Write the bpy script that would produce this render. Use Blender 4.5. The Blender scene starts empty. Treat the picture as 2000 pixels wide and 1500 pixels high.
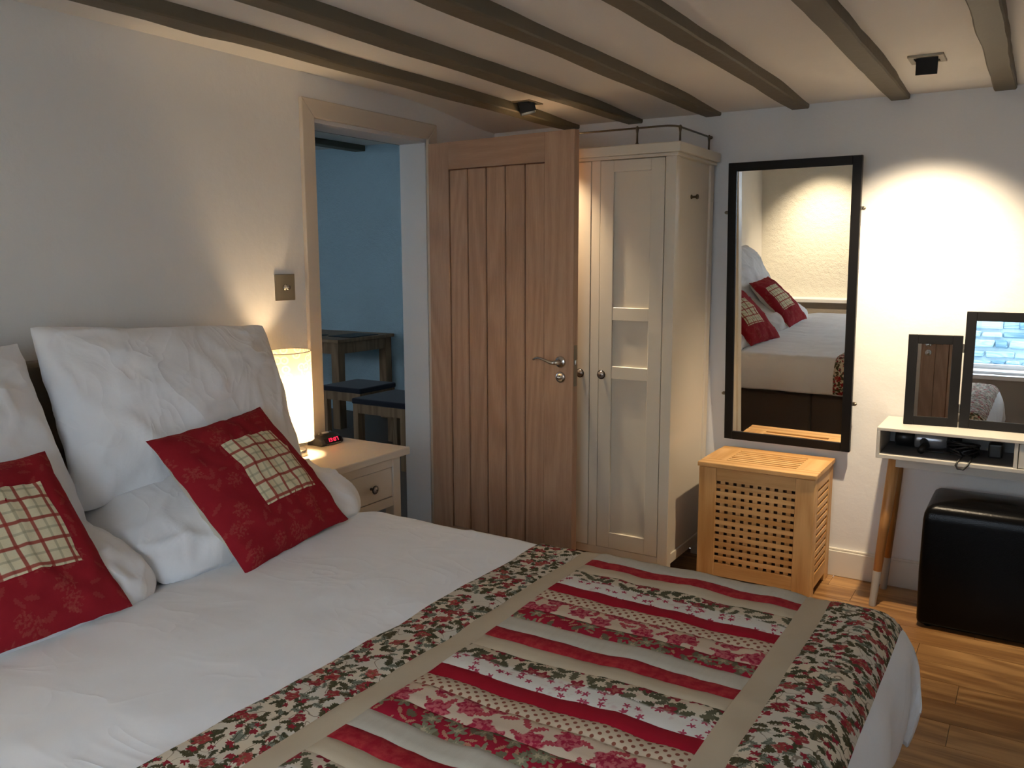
import bpy, bmesh, math, random
from mathutils import Vector, Matrix, noise as mnoise
random.seed(7)
scn = bpy.context.scene
COL = scn.collection
PI = math.pi

# ------------------------------------------------------------------ camera
XA = -0.16                     # face of the headboard wall; mirror wall is y = 0; floor z = 0
cam = bpy.data.objects.new('camera', bpy.data.cameras.new('camera'))
COL.objects.link(cam)
cam.data.sensor_width = 36.0
cam.data.lens = 36.0 * 1667.26 / 2000.0
cam.data.clip_start = 0.02
yaw, pit, rol = 0.5552, -0.1464, -0.0027
fw = Vector((-math.sin(yaw) * math.cos(pit), math.cos(yaw) * math.cos(pit), math.sin(pit)))
r0 = Vector((math.cos(yaw), math.sin(yaw), 0)); u0 = r0.cross(fw)
rr = math.cos(rol) * r0 + math.sin(rol) * u0
uu = -math.sin(rol) * r0 + math.cos(rol) * u0
mw = Matrix((rr, uu, -fw)).transposed().to_4x4()
mw.translation = Vector((2.3893, -3.9383, 1.431))
cam.matrix_world = mw
scn.camera = cam

# ------------------------------------------------------------------ world, daylight, exposure
scn.view_settings.view_transform = 'Standard'
scn.view_settings.look = 'None'
scn.view_settings.gamma = 1.0
scn.view_settings.use_curve_mapping = False
scn.view_settings.exposure = 0.80
world = bpy.data.worlds.new('overcast_sky'); scn.world = world
world.use_nodes = True
bgn = world.node_tree.nodes['Background']
bgn.inputs[0].default_value = (0.74, 0.86, 1.0, 1)
bgn.inputs[1].default_value = 6.2

def area(name, loc, rot, sx, sy, power, color, portal=False):
    d = bpy.data.lights.new(name, 'AREA'); d.shape = 'RECTANGLE'; d.size = sx; d.size_y = sy
    d.energy = power; d.color = color
    if portal: d.cycles.is_portal = True
    o = bpy.data.objects.new(name, d); COL.objects.link(o); o.location = loc; o.rotation_euler = rot
    return o
# the bedroom window (in the wall behind the viewer) and the window of the next room
WX0, WX1, WZ0, WZ1 = 1.30, 2.64, 0.62, 1.90
area('bedroom_window_portal', ((WX0 + WX1) / 2, -4.74, (WZ0 + WZ1) / 2), (PI / 2, 0, PI), WX1 - WX0, WZ1 - WZ0, 1, (1, 1, 1), True)
area('dining_window_portal', (-3.75, -2.71, 1.325), (PI / 2, 0, PI), 1.1, 0.75, 1, (1, 1, 1), True)

# ------------------------------------------------------------------ node helpers
def newmat(name):
    m = bpy.data.materials.new(name); m.use_nodes = True
    return m, m.node_tree, m.node_tree.nodes['Principled BSDF']
def L(nt, a, b): nt.links.new(a, b)
def setin(nt, sock, v):
    if isinstance(v, (int, float)): sock.default_value = v
    elif isinstance(v, (tuple, list)):
        v = tuple(v)
        if len(v) == 3 and len(sock.default_value) == 4: v = v + (1,)
        sock.default_value = v
    else: nt.links.new(v, sock)
def M(nt, op, a, b=0.0, c=None):
    n = nt.nodes.new('ShaderNodeMath'); n.operation = op
    setin(nt, n.inputs[0], a); setin(nt, n.inputs[1], b)
    if c is not None: setin(nt, n.inputs[2], c)
    return n.outputs[0]
def MIX(nt, f, a, b):
    n = nt.nodes.new('ShaderNodeMix'); n.data_type = 'RGBA'
    setin(nt, n.inputs[0], f); setin(nt, n.inputs[6], a); setin(nt, n.inputs[7], b)
    return n.outputs[2]
def RNG(nt, v, a, b, lo=0.0, hi=1.0):
    n = nt.nodes.new('ShaderNodeMapRange'); n.interpolation_type = 'SMOOTHSTEP'
    setin(nt, n.inputs[0], v); n.inputs[1].default_value = a; n.inputs[2].default_value = b
    n.inputs[3].default_value = lo; n.inputs[4].default_value = hi
    return n.outputs[0]
def COORD(nt, which='Object'):
    return nt.nodes.new('ShaderNodeTexCoord').outputs[which]
def MAP(nt, vec, scale=(1, 1, 1), loc=(0, 0, 0), rot=(0, 0, 0)):
    n = nt.nodes.new('ShaderNodeMapping'); L(nt, vec, n.inputs[0])
    n.inputs[1].default_value = loc; n.inputs[2].default_value = rot; n.inputs[3].default_value = scale
    return n.outputs[0]
def NOISE(nt, vec, scale, detail=3, rough=0.55, dist=0.0):
    n = nt.nodes.new('ShaderNodeTexNoise'); L(nt, vec, n.inputs['Vector'])
    n.inputs['Scale'].default_value = scale; n.inputs['Detail'].default_value = detail
    n.inputs['Roughness'].default_value = rough; n.inputs['Distortion'].default_value = dist
    return n.outputs[0]
def BUMP(nt, b, h, strength=0.3, dist=0.01):
    n = nt.nodes.new('ShaderNodeBump'); n.inputs['Strength'].default_value = strength
    n.inputs['Distance'].default_value = dist; L(nt, h, n.inputs['Height']); L(nt, n.outputs[0], b.inputs['Normal'])
def SEP(nt, v):
    n = nt.nodes.new('ShaderNodeSeparateXYZ'); L(nt, v, n.inputs[0]); return n.outputs
def VOR(nt, vec, rnd=0.85):
    n = nt.nodes.new('ShaderNodeTexVoronoi'); n.voronoi_dimensions = '2D'; n.feature = 'F1'
    L(nt, vec, n.inputs['Vector']); n.inputs['Scale'].default_value = 1.0; n.inputs['Randomness'].default_value = rnd
    return n
def motif(nt, uv, scale, off, rnd=0.85):
    """one printed motif per Voronoi cell: returns local dx, dy (rotated at random), r, theta, two random numbers"""
    v = MAP(nt, uv, (scale, scale, 1), (off, off * 1.7, 0))
    vo = VOR(nt, v, rnd)
    sub = nt.nodes.new('ShaderNodeVectorMath'); sub.operation = 'SUBTRACT'
    L(nt, v, sub.inputs[0]); L(nt, vo.outputs['Position'], sub.inputs[1])
    s = SEP(nt, sub.outputs[0]); c = SEP(nt, vo.outputs['Color'])
    ang = M(nt, 'MULTIPLY', c[0], 6.283)
    ca, sa = M(nt, 'COSINE', ang), M(nt, 'SINE', ang)
    dx = M(nt, 'ADD', M(nt, 'MULTIPLY', s[0], ca), M(nt, 'MULTIPLY', s[1], sa))
    dy = M(nt, 'SUBTRACT', M(nt, 'MULTIPLY', s[1], ca), M(nt, 'MULTIPLY', s[0], sa))
    r = M(nt, 'POWER', M(nt, 'ADD', M(nt, 'MULTIPLY', dx, dx), M(nt, 'MULTIPLY', dy, dy)), 0.5)
    th = M(nt, 'ARCTAN2', dy, dx)
    return dx, dy, r, th, c[1], c[2]
def flower(nt, uv, scale, off, rad=0.33, n=5, amp=0.28, keep=0.0, rnd=0.85):
    dx, dy, r, th, a, b = motif(nt, uv, scale, off, rnd)
    edge = M(nt, 'MULTIPLY', M(nt, 'ADD', 1.0, M(nt, 'MULTIPLY', M(nt, 'COSINE', M(nt, 'MULTIPLY', th, float(n))), amp)), rad)
    q = M(nt, 'DIVIDE', r, edge)
    mask = RNG(nt, q, 1.04, 0.92)
    if keep > 0: mask = M(nt, 'MULTIPLY', mask, M(nt, 'GREATER_THAN', a, keep))
    return mask, q, b
def leaf(nt, uv, scale, off, la=0.42, lb=0.17, keep=0.0, rnd=0.9):
    dx, dy, r, th, a, b = motif(nt, uv, scale, off, rnd)
    ser = M(nt, 'ADD', 1.0, M(nt, 'MULTIPLY', M(nt, 'SINE', M(nt, 'MULTIPLY', dx, 34.0)), 0.28))
    ex = M(nt, 'DIVIDE', dx, la); ey = M(nt, 'DIVIDE', dy, M(nt, 'MULTIPLY', ser, lb))
    q = M(nt, 'ADD', M(nt, 'MULTIPLY', ex, ex), M(nt, 'MULTIPLY', ey, ey))
    mask = RNG(nt, q, 1.08, 0.9)
    if keep > 0: mask = M(nt, 'MULTIPLY', mask, M(nt, 'GREATER_THAN', a, keep))
    vein = RNG(nt, M(nt, 'ABSOLUTE', dy), 0.012, 0.03)
    return mask, vein, b

# ------------------------------------------------------------------ materials
def plain(name, col, rough=0.5, metal=0.0, bump=0, bscale=200, spec=None, coat=0):
    m, nt, b = newmat(name)
    b.inputs['Base Color'].default_value = (*col, 1); b.inputs['Roughness'].default_value = rough
    b.inputs['Metallic'].default_value = metal
    if spec is not None: b.inputs['Specular IOR Level'].default_value = spec
    if coat: b.inputs['Coat Weight'].default_value = coat
    if bump:
        h = NOISE(nt, COORD(nt), bscale, 3); BUMP(nt, b, h, bump, 0.005)
    return m
def plaster(name, col, amp=0.06, bump=0.25, bscale=9, fine=0.12):
    m, nt, b = newmat(name)
    co = COORD(nt)
    f = NOISE(nt, co, 2.2, 4)
    L(nt, MIX(nt, f, tuple(c * (1 - amp) for c in col), tuple(min(1, c * (1 + amp * .5)) for c in col)), b.inputs['Base Color'])
    b.inputs['Roughness'].default_value = 0.75
    h = M(nt, 'ADD', NOISE(nt, co, bscale, 3), M(nt, 'MULTIPLY', NOISE(nt, co, 120, 2), fine))
    BUMP(nt, b, h, bump, 0.012)
    return m
def wood(name, c1, c2, axis='z', rough=0.4, fine=90, ring=9.0, contrast=1.0, spec=0.4, rand=0.25, coat=0.0):
    m, nt, b = newmat(name)
    co = COORD(nt)
    oi = nt.nodes.new('ShaderNodeObjectInfo')
    sh = nt.nodes.new('ShaderNodeVectorMath'); sh.operation = 'ADD'
    cmb = nt.nodes.new('ShaderNodeCombineXYZ')
    for i in range(3): setin(nt, cmb.inputs[i], M(nt, 'MULTIPLY', oi.outputs['Random'], 7.3 + 3.1 * i))
    L(nt, co, sh.inputs[0]); L(nt, cmb.outputs[0], sh.inputs[1])
    k = {'x': (0.06, 1, 1), 'y': (1, 0.06, 1), 'z': (1, 1, 0.06)}[axis]
    v = MAP(nt, sh.outputs[0], k)
    k2 = {'x': (0.13, 1, 1), 'y': (1, 0.13, 1), 'z': (1, 1, 0.13)}[axis]
    n1 = NOISE(nt, MAP(nt, sh.outputs[0], k2), ring, 1, 0.4, 0.3)
    rings = M(nt, 'ADD', 0.5, M(nt, 'MULTIPLY', M(nt, 'SINE', M(nt, 'MULTIPLY', n1, 60.0)), 0.5))
    n2 = NOISE(nt, v, fine, 4, 0.65)
    f = M(nt, 'ADD', M(nt, 'MULTIPLY', rings, 0.40 * contrast), M(nt, 'MULTIPLY', n2, 0.75))
    f = M(nt, 'ADD', f, M(nt, 'MULTIPLY', M(nt, 'SUBTRACT', oi.outputs['Random'], 0.5), rand))
    f = RNG(nt, f, 0.15, 0.95)
    L(nt, MIX(nt, f, c1, c2), b.inputs['Base Color'])
    b.inputs['Roughness'].default_value = rough; b.inputs['Specular IOR Level'].default_value = spec
    if coat: b.inputs['Coat Weight'].default_value = coat; b.inputs['Coat Roughness'].default_value = 0.2
    BUMP(nt, b, n2, 0.12, 0.003)
    return m
def fabric(name, col, rough=0.9, amp=0.06, weave=700, bump=0.15, sheen=0.2, folds=0.0):
    m, nt, b = newmat(name)
    co = COORD(nt)
    f = NOISE(nt, co, 12, 3)
    L(nt, MIX(nt, f, tuple(c * (1 - amp) for c in col), col), b.inputs['Base Color'])
    b.inputs['Roughness'].default_value = rough; b.inputs['Sheen Weight'].default_value = sheen
    b.inputs['Specular IOR Level'].default_value = 0.2
    h = NOISE(nt, co, weave, 2)
    if folds:
        w = NOISE(nt, MAP(nt, co, (1.0, 1.6, 1.0), rot=(0.3, 0.2, 0.5)), 3.2, 2, 0.5, 1.2)
        w = M(nt, 'POWER', M(nt, 'SUBTRACT', 1.0, M(nt, 'MULTIPLY', M(nt, 'ABSOLUTE', M(nt, 'SUBTRACT', w, 0.5)), 2.0)), 7.0)
        w2 = NOISE(nt, co, 9.0, 3, 0.6, 1.5)
        h = M(nt, 'ADD', M(nt, 'MULTIPLY', h, 0.05), M(nt, 'MULTIPLY', M(nt, 'ADD', w, M(nt, 'MULTIPLY', w2, 0.7)), folds))
    BUMP(nt, b, h, bump, 0.01)
    return m

MT = {}
MT['wall'] = plaster('white_plaster', (0.80, 0.785, 0.755))
MT['wall_far'] = plaster('textured_plaster', (0.78, 0.75, 0.66), 0.12, 0.7, 22, 0.5)
MT['wall_next'] = plaster('dining_plaster', (0.48, 0.64, 0.71), 0.12, 0.5, 30, 0.5)
MT['ceiling'] = plaster('ceiling_plaster', (0.78, 0.745, 0.69), 0.05, 0.35, 5)
MT['beam'] = plain('taupe_beam_paint', (0.125, 0.103, 0.066), 0.6, bump=0.35, bscale=25)
MT['trim'] = plain('cream_trim_paint', (0.66, 0.57, 0.46), 0.4, bump=0.05, bscale=60)
MT['skirt'] = plain('skirting_paint', (0.76, 0.71, 0.62), 0.4)
MT['lining'] = plain('door_lining_paint', (0.72, 0.71, 0.70), 0.45)
MT['oak'] = wood('oak_door', (0.375, 0.220, 0.134), (0.540, 0.345, 0.222), 'z', 0.40, 150, 5, 0.55)
MT['oak_rail'] = wood('oak_door_rail', (0.395, 0.235, 0.144), (0.525, 0.335, 0.215), 'x', 0.40, 150, 4, 0.5)
MT['groove'] = plain('oak_groove', (0.20, 0.065, 0.024), 0.7)
MT['floor'] = wood('oak_floor', (0.20, 0.092, 0.030), (0.48, 0.27, 0.105), 'x', 0.30, 70, 5, 0.8, 0.45, 0.45, 0.1)
MT['floor_gap'] = plain('floor_gap', (0.10, 0.055, 0.025), 0.8)
MT['dark_floor'] = plain('dining_floor', (0.12, 0.09, 0.07), 0.5)
MT['birch_z'] = wood('hamper_wood_upright', (0.50, 0.255, 0.080), (0.72, 0.44, 0.185), 'z', 0.45, 60, 4)
MT['birch_x'] = wood('hamper_wood_rail', (0.52, 0.27, 0.085), (0.73, 0.45, 0.19), 'x', 0.45, 60, 4)
MT['birch_y'] = wood('hamper_wood_side', (0.52, 0.27, 0.085), (0.73, 0.45, 0.19), 'y', 0.45, 60, 4)
MT['leg_oak'] = wood('desk_leg_oak', (0.42, 0.185, 0.055), (0.66, 0.35, 0.13), 'z', 0.35, 80, 5)
MT['dine_oak'] = wood('dining_oak', (0.20, 0.115, 0.055), (0.34, 0.21, 0.11), 'z', 0.5, 60, 5)
MT['cream'] = plain('cream_furniture_paint', (0.66, 0.595, 0.48), 0.33)
MT['night'] = plain('cream_bedside_paint', (0.64, 0.56, 0.46), 0.3)
MT['grey'] = plain('dove_grey_lacquer', (0.56, 0.53, 0.47), 0.35)
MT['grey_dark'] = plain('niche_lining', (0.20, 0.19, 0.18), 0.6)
MT['sock'] = plain('grey_leg_dip', (0.50, 0.48, 0.45), 0.5)
MT['frame'] = plain('black_frame', (0.005, 0.0045, 0.0045), 0.42, spec=0.2)
MT['frame2'] = plain('black_brown_frame', (0.009, 0.008, 0.0075), 0.5, spec=0.2)
MT['glass'] = plain('mirror_glass', (0.93, 0.94, 0.93), 0.0, 1.0)
MT['bevel'] = plain('mirror_edge', (0.7, 0.72, 0.7), 0.15, 1.0)
MT['chrome'] = plain('satin_chrome', (0.62, 0.60, 0.56), 0.24, 1.0)
MT['polish'] = plain('polished_chrome', (0.75, 0.73, 0.70), 0.1, 1.0)
MT['brass'] = plain('aged_bronze', (0.10, 0.075, 0.045), 0.4, 0.8)
MT['nickel'] = plain('antique_nickel', (0.28, 0.24, 0.18), 0.35, 0.9)
MT['iron'] = plain('black_iron', (0.012, 0.011, 0.011), 0.4, 0.3)
MT['pearl'] = plain('silvered_petal', (0.35, 0.30, 0.27), 0.25, 0.6)
MT['black'] = plain('black_plastic', (0.010, 0.010, 0.010), 0.35)
MT['smoke'] = plain('dark_display', (0.012, 0.004, 0.005), 0.15)
MT['silverp'] = plain('silver_plastic', (0.45, 0.45, 0.46), 0.3, 0.6)
MT['white_print'] = plain('white_print', (0.6, 0.6, 0.6), 0.6)
MT['linen'] = fabric('white_cotton', (0.88, 0.875, 0.88), folds=1.0, bump=0.24)
MT['duvet'] = fabric('white_duvet_cotton', (0.88, 0.87, 0.87), folds=0.6, bump=0.20)
MT['divan'] = fabric('brown_divan_fabric', (0.105, 0.078, 0.062), 0.8, weave=300)
MT['headb'] = fabric('taupe_headboard', (0.16, 0.13, 0.095), 0.8, weave=300)
MT['cush_back'] = fabric('cream_cushion_back', (0.66, 0.58, 0.45))
MT['bag'] = fabric('dark_bag_lining', (0.10, 0.055, 0.03), 0.9)
MT['navy'] = fabric('navy_seat_pad', (0.010, 0.012, 0.022), 0.7)
MT['slate'] = plain('slate_placemat', (0.02, 0.024, 0.028), 0.5)
MT['win_white'] = plain('window_white', (0.80, 0.80, 0.80), 0.4)
MT['taupe'] = plaster('taupe_dado', (0.34, 0.30, 0.25), 0.1, 0.3, 12)
m, nt, b = newmat('black_leather'); MT['leather'] = m
b.inputs['Base Color'].default_value = (0.0022, 0.0022, 0.0025, 1); b.inputs['Roughness'].default_value = 0.27; b.inputs['Specular IOR Level'].default_value = 0.16
vn = nt.nodes.new('ShaderNodeTexVoronoi'); L(nt, COORD(nt), vn.inputs['Vector']); vn.inputs['Scale'].default_value = 260
BUMP(nt, b, vn.outputs['Distance'], 0.12, 0.003)
def emit(name, col, st):
    m = bpy.data.materials.new(name); m.use_nodes = True; nt = m.node_tree; nt.nodes.clear()
    e = nt.nodes.new('ShaderNodeEmission'); e.inputs[0].default_value = (*col, 1); e.inputs[1].default_value = st
    o = nt.nodes.new('ShaderNodeOutputMaterial'); L(nt, e.outputs[0], o.inputs[0]); return m
MT['led'] = emit('red_led_digits', (1.0, 0.02, 0.06), 1.6)
MT['bulb'] = emit('warm_bulb', (1.0, 0.70, 0.38), 30)
MT['spot_lens'] = emit('spot_lens', (1.0, 0.86, 0.62), 12)
def pane():
    m = bpy.data.materials.new('clear_pane'); m.use_nodes = True; nt = m.node_tree; nt.nodes.clear()
    t = nt.nodes.new('ShaderNodeBsdfTransparent'); g = nt.nodes.new('ShaderNodeBsdfGlossy'); g.inputs['Roughness'].default_value = 0.02
    x = nt.nodes.new('ShaderNodeMixShader'); x.inputs[0].default_value = 0.06
    o = nt.nodes.new('ShaderNodeOutputMaterial')
    L(nt, t.outputs[0], x.inputs[1]); L(nt, g.outputs[0], x.inputs[2]); L(nt, x.outputs[0], o.inputs[0]); return m
MT['pane'] = pane()
def shade_mat():
    m = bpy.data.materials.new('printed_lampshade'); m.use_nodes = True; nt = m.node_tree; nt.nodes.clear()
    uv = COORD(nt, 'UV')
    dx, dy, r, th, a, b_ = motif(nt, uv, 26.0, 3.0, 0.7)
    ring = M(nt, 'MULTIPLY', RNG(nt, r, 0.20, 0.27), RNG(nt, r, 0.44, 0.37))
    dotm = RNG(nt, r, 0.12, 0.08)
    k = M(nt, 'MAXIMUM', ring, M(nt, 'MULTIPLY', dotm, 0.6))
    col = MIX(nt, k, (0.86, 0.74, 0.58), (0.96, 0.93, 0.85))
    d = nt.nodes.new('ShaderNodeBsdfDiffuse'); t = nt.nodes.new('ShaderNodeBsdfTranslucent'); x = nt.nodes.new('ShaderNodeMixShader')
    L(nt, col, d.inputs[0]); L(nt, col, t.inputs[0]); x.inputs[0].default_value = 0.5
    o = nt.nodes.new('ShaderNodeOutputMaterial')
    L(nt, d.outputs[0], x.inputs[1]); L(nt, t.outputs[0], x.inputs[2]); L(nt, x.outputs[0], o.inputs[0]); return m
MT['shade'] = shade_mat()

# printed quilt and cushion fabrics (pattern runs on UV = metres across the cloth)
RED = (0.34, 0.012, 0.032); ROSE = (0.42, 0.045, 0.075); PINK = (0.55, 0.22, 0.24)
GREEN = (0.072, 0.068, 0.032); SAGE = (0.19, 0.195, 0.145); CREAM = (0.62, 0.52, 0.385); BEIGE = (0.50, 0.40, 0.28)
WHITE = (0.68, 0.63, 0.56)
def cloth(name, build, sheen=0.0):
    m, nt, b = newmat(name)
    uv = COORD(nt, 'UV')
    wob = nt.nodes.new('ShaderNodeTexNoise'); L(nt, uv, wob.inputs['Vector']); wob.inputs['Scale'].default_value = 160
    L(nt, build(nt, uv), b.inputs['Base Color'])
    b.inputs['Roughness'].default_value = 0.92; b.inputs['Specular IOR Level'].default_value = 0.15
    b.inputs['Sheen Weight'].default_value = sheen
    h = M(nt, 'ADD', NOISE(nt, uv, 900, 2), M(nt, 'MULTIPLY', NOISE(nt, uv, 40, 2), 1.5))
    BUMP(nt, b, h, 0.12, 0.006)
    return m
def warp(nt, uv, amt=0.004, sc=70):
    n = nt.nodes.new('ShaderNodeTexNoise'); L(nt, uv, n.inputs['Vector']); n.inputs['Scale'].default_value = sc
    s = nt.nodes.new('ShaderNodeVectorMath'); s.operation = 'SUBTRACT'; L(nt, n.outputs['Color'], s.inputs[0]); s.inputs[1].default_value = (.5, .5, .5)
    k = nt.nodes.new('ShaderNodeVectorMath'); k.operation = 'SCALE'; L(nt, s.outputs[0], k.inputs[0]); k.inputs['Scale'].default_value = amt
    a = nt.nodes.new('ShaderNodeVectorMath'); a.operation = 'ADD'; L(nt, uv, a.inputs[0]); L(nt, k.outputs[0], a.inputs[1])
    return a.outputs[0]
def floral_border(nt, uv):
    w = warp(nt, uv, 0.016, 55)
    col = MIX(nt, RNG(nt, NOISE(nt, uv, 9), 0.4, 0.6), (0.68, 0.57, 0.42), (0.62, 0.55, 0.45))
    st = NOISE(nt, uv, 22, 1, 0.4, 0.5)
    col = MIX(nt, M(nt, 'MULTIPLY', RNG(nt, M(nt, 'ABSOLUTE', M(nt, 'SUBTRACT', st, 0.5)), 0.016, 0.007), 0.7), col, (0.12, 0.07, 0.035))
    for sc, off, keep in ((27, 1.3, 0.15), (31, 5.9, 0.25), (40, 9.7, 0.45)):
        mk, vein, rn = leaf(nt, w, sc, off, 0.42, 0.20, keep)
        lc = MIX(nt, M(nt, 'GREATER_THAN', rn, 0.70), MIX(nt, rn, (0.060, 0.058, 0.026), (0.115, 0.085, 0.040)), SAGE)
        col = MIX(nt, mk, col, MIX(nt, vein, (0.05, 0.045, 0.022), lc))
    w3 = warp(nt, uv, 0.024, 48)
    mk, q, rn = flower(nt, w3, 21, 8.2, 0.30, 5, 0.22, 0.48)
    fc = MIX(nt, rn, (0.24, 0.014, 0.024), (0.36, 0.060, 0.050))
    fc = MIX(nt, M(nt, 'MULTIPLY', RNG(nt, NOISE(nt, w, 150, 2), 0.52, 0.64), 0.55), fc, (0.50, 0.27, 0.19))
    fc = MIX(nt, RNG(nt, q, 0.26, 0.16), fc, (0.20, 0.13, 0.06))
    col = MIX(nt, mk, col, fc)
    mk, q, rn = flower(nt, w3, 42, 2.7, 0.28, 5, 0.3, 0.66)
    return MIX(nt, mk, col, (0.28, 0.02, 0.03))
def batik(nt, uv):
    f = RNG(nt, NOISE(nt, uv, 45, 4, 0.65), 0.35, 0.75)
    return MIX(nt, f, (0.31, 0.010, 0.022), (0.44, 0.045, 0.045))
def solid_red(nt, uv):
    return MIX(nt, NOISE(nt, uv, 30), (0.31, 0.006, 0.018), (0.35, 0.010, 0.024))
def beige(nt, uv):
    return MIX(nt, NOISE(nt, uv, 25, 4), BEIGE, (0.545, 0.445, 0.315))
def linen_grey(nt, uv):
    f = NOISE(nt, MAP(nt, uv, (1, 0.15, 1)), 90, 3)
    return MIX(nt, f, (0.47, 0.42, 0.335), (0.56, 0.51, 0.42))
def floral_white(nt, uv):
    # v runs 0 (far edge of the strip) .. 1 in the third attribute: leaf garland near the far edge, pink sprigs below
    w = warp(nt, uv, 0.010, 70)
    s = SEP(nt, COORD(nt, 'UV'))
    nr = nt.nodes.new('ShaderNodeAttribute'); nr.attribute_name = 'across'; nr.attribute_type = 'GEOMETRY'
    ac = nr.outputs['Fac']
    col = MIX(nt, RNG(nt, ac, 0.40, 0.52), CREAM, WHITE)
    col = MIX(nt, M(nt, 'MULTIPLY', RNG(nt, NOISE(nt, uv, 38, 2), 0.58, 0.72), 0.35), col, PINK)
    top = RNG(nt, ac, 0.60, 0.50)
    low = RNG(nt, ac, 0.50, 0.58)
    for sc, off, keep in ((26, 2.2, 0.08), (34, 4.4, 0.2)):
        mk, vein, rn = leaf(nt, w, sc, off, 0.47, 0.22, keep)
        col = MIX(nt, M(nt, 'MULTIPLY', mk, top), col, MIX(nt, rn, GREEN, (0.13, 0.12, 0.07)))
    mk, q, rn = flower(nt, w, 21, 6.5, 0.32, 5, 0.3, 0.45)
    col = MIX(nt, M(nt, 'MULTIPLY', mk, top), col, MIX(nt, RNG(nt, q, 0.5, 0.3), (0.27, 0.022, 0.035), (0.36, 0.10, 0.08)))
    mk, q, rn = flower(nt, w, 48, 1.5, 0.30, 5, 0.45, 0.55)
    return MIX(nt, M(nt, 'MULTIPLY', mk, low), col, (0.40, 0.05, 0.09))
def dots(nt, uv):
    v = MAP(nt, uv, (66, 66, 1), rot=(0, 0, 0.785)); vo = VOR(nt, v, 0.0)
    k = RNG(nt, vo.outputs['Distance'], 0.30, 0.22)
    return MIX(nt, k, MIX(nt, NOISE(nt, uv, 20), (0.56, 0.43, 0.30), (0.60, 0.47, 0.335)), (0.24, 0.075, 0.045))
def roses(nt, uv):
    w = warp(nt, uv, 0.016, 45)
    col = dots(nt, uv)
    nr = nt.nodes.new('ShaderNodeAttribute'); nr.attribute_name = 'across'; nr.attribute_type = 'GEOMETRY'
    ac = nr.outputs['Fac']
    base = MIX(nt, RNG(nt, M(nt, 'ADD', ac, M(nt, 'MULTIPLY', NOISE(nt, uv, 30), 0.5)), 0.25, 0.45), col, (0.60, 0.46, 0.335))
    mk, vein, rn = leaf(nt, w, 26, 9.1, 0.46, 0.15, 0.2)
    base = MIX(nt, mk, base, (0.42, 0.06, 0.075))
    mk, q, rn = flower(nt, w, 15, 3.3, 0.38, 6, 0.18, 0.05)
    rc = MIX(nt, RNG(nt, NOISE(nt, w, 110, 2), 0.42, 0.58), (0.33, 0.016, 0.045), (0.50, 0.12, 0.13))
    return MIX(nt, mk, base, rc)
def dark_floral(nt, uv):
    w = warp(nt, uv, 0.010, 60)
    col = MIX(nt, NOISE(nt, uv, 40), (0.27, 0.006, 0.022), (0.34, 0.016, 0.034))
    mk, vein, rn = leaf(nt, w, 38, 2.9, 0.42, 0.13, 0.1)
    col = MIX(nt, mk, col, (0.40, 0.19, 0.12))
    mk, vein, rn = leaf(nt, w, 30, 7.4, 0.44, 0.2, 0.3)
    col = MIX(nt, mk, col, (0.13, 0.105, 0.06))
    mk, q, rn = flower(nt, w, 23, 5.1, 0.36, 6, 0.35, 0.25)
    return MIX(nt, mk, col, MIX(nt, RNG(nt, q, 0.5, 0.25), (0.20, 0.185, 0.115), (0.40, 0.33, 0.21)))
MT['q_border'] = cloth('quilt_floral_border', floral_border)
MT['q_batik'] = cloth('quilt_red_batik', batik)
MT['q_red'] = cloth('quilt_solid_red', solid_red)
MT['q_beige'] = cloth('quilt_beige', beige)
MT['q_grey'] = cloth('quilt_pale_linen', linen_grey)
MT['q_white'] = cloth('quilt_white_floral', floral_white)
MT['q_dots'] = cloth('quilt_dots', dots)
MT['q_roses'] = cloth('quilt_roses', roses)
MT['q_dark'] = cloth('quilt_dark_floral', dark_floral)
def cushion_red(nt, uv):
    w = warp(nt, uv, 0.012, 45)
    col = MIX(nt, NOISE(nt, uv, 20, 4), (0.25, 0.010, 0.018), (0.33, 0.018, 0.026))
    mk, q, rn = flower(nt, w, 15, 2.1, 0.34, 9, 0.22, 0.35)
    col = MIX(nt, M(nt, 'MULTIPLY', M(nt, 'MULTIPLY', mk, RNG(nt, NOISE(nt, uv, 130, 2), 0.42, 0.6)), 0.30), col, (0.42, 0.13, 0.085))
    mk, vein, rn = leaf(nt, w, 24, 6.1, 0.40, 0.13, 0.35)
    return MIX(nt, M(nt, 'MULTIPLY', mk, 0.25), col, (0.40, 0.10, 0.07))
def plaid(nt, uv):
    s = SEP(nt, uv)
    col = MIX(nt, NOISE(nt, uv, 220, 2), (0.68, 0.60, 0.39), (0.76, 0.68, 0.47))
    def lines(x, period, phase, half):
        t = M(nt, 'ABSOLUTE', M(nt, 'SUBTRACT', M(nt, 'FRACT', M(nt, 'ADD', M(nt, 'DIVIDE', x, period), phase)), 0.5))
        return RNG(nt, t, half * 1.35, half * 0.8)
    for ax in (0, 1):
        col = MIX(nt, M(nt, 'MULTIPLY', lines(s[ax], 0.058, 0.52, 0.05), 0.5), col, (0.30, 0.27, 0.17))
    for ax in (0, 1):
        col = MIX(nt, M(nt, 'MULTIPLY', lines(s[ax], 0.058, 0.02, 0.068), 0.9), col, (0.34, 0.045, 0.035))
    return col
MT['c_red'] = cloth('cushion_red_print', cushion_red)
MT['c_plaid'] = cloth('cushion_plaid', plaid)
MT['stone'] = wood('garden_stone', (0.085, 0.17, 0.235), (0.30, 0.42, 0.48), 'x', 0.9, 26, 12, 0.8, 0.2, 0.6)
MT['mortar'] = plain('garden_mortar', (0.26, 0.36, 0.42), 0.95)

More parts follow.
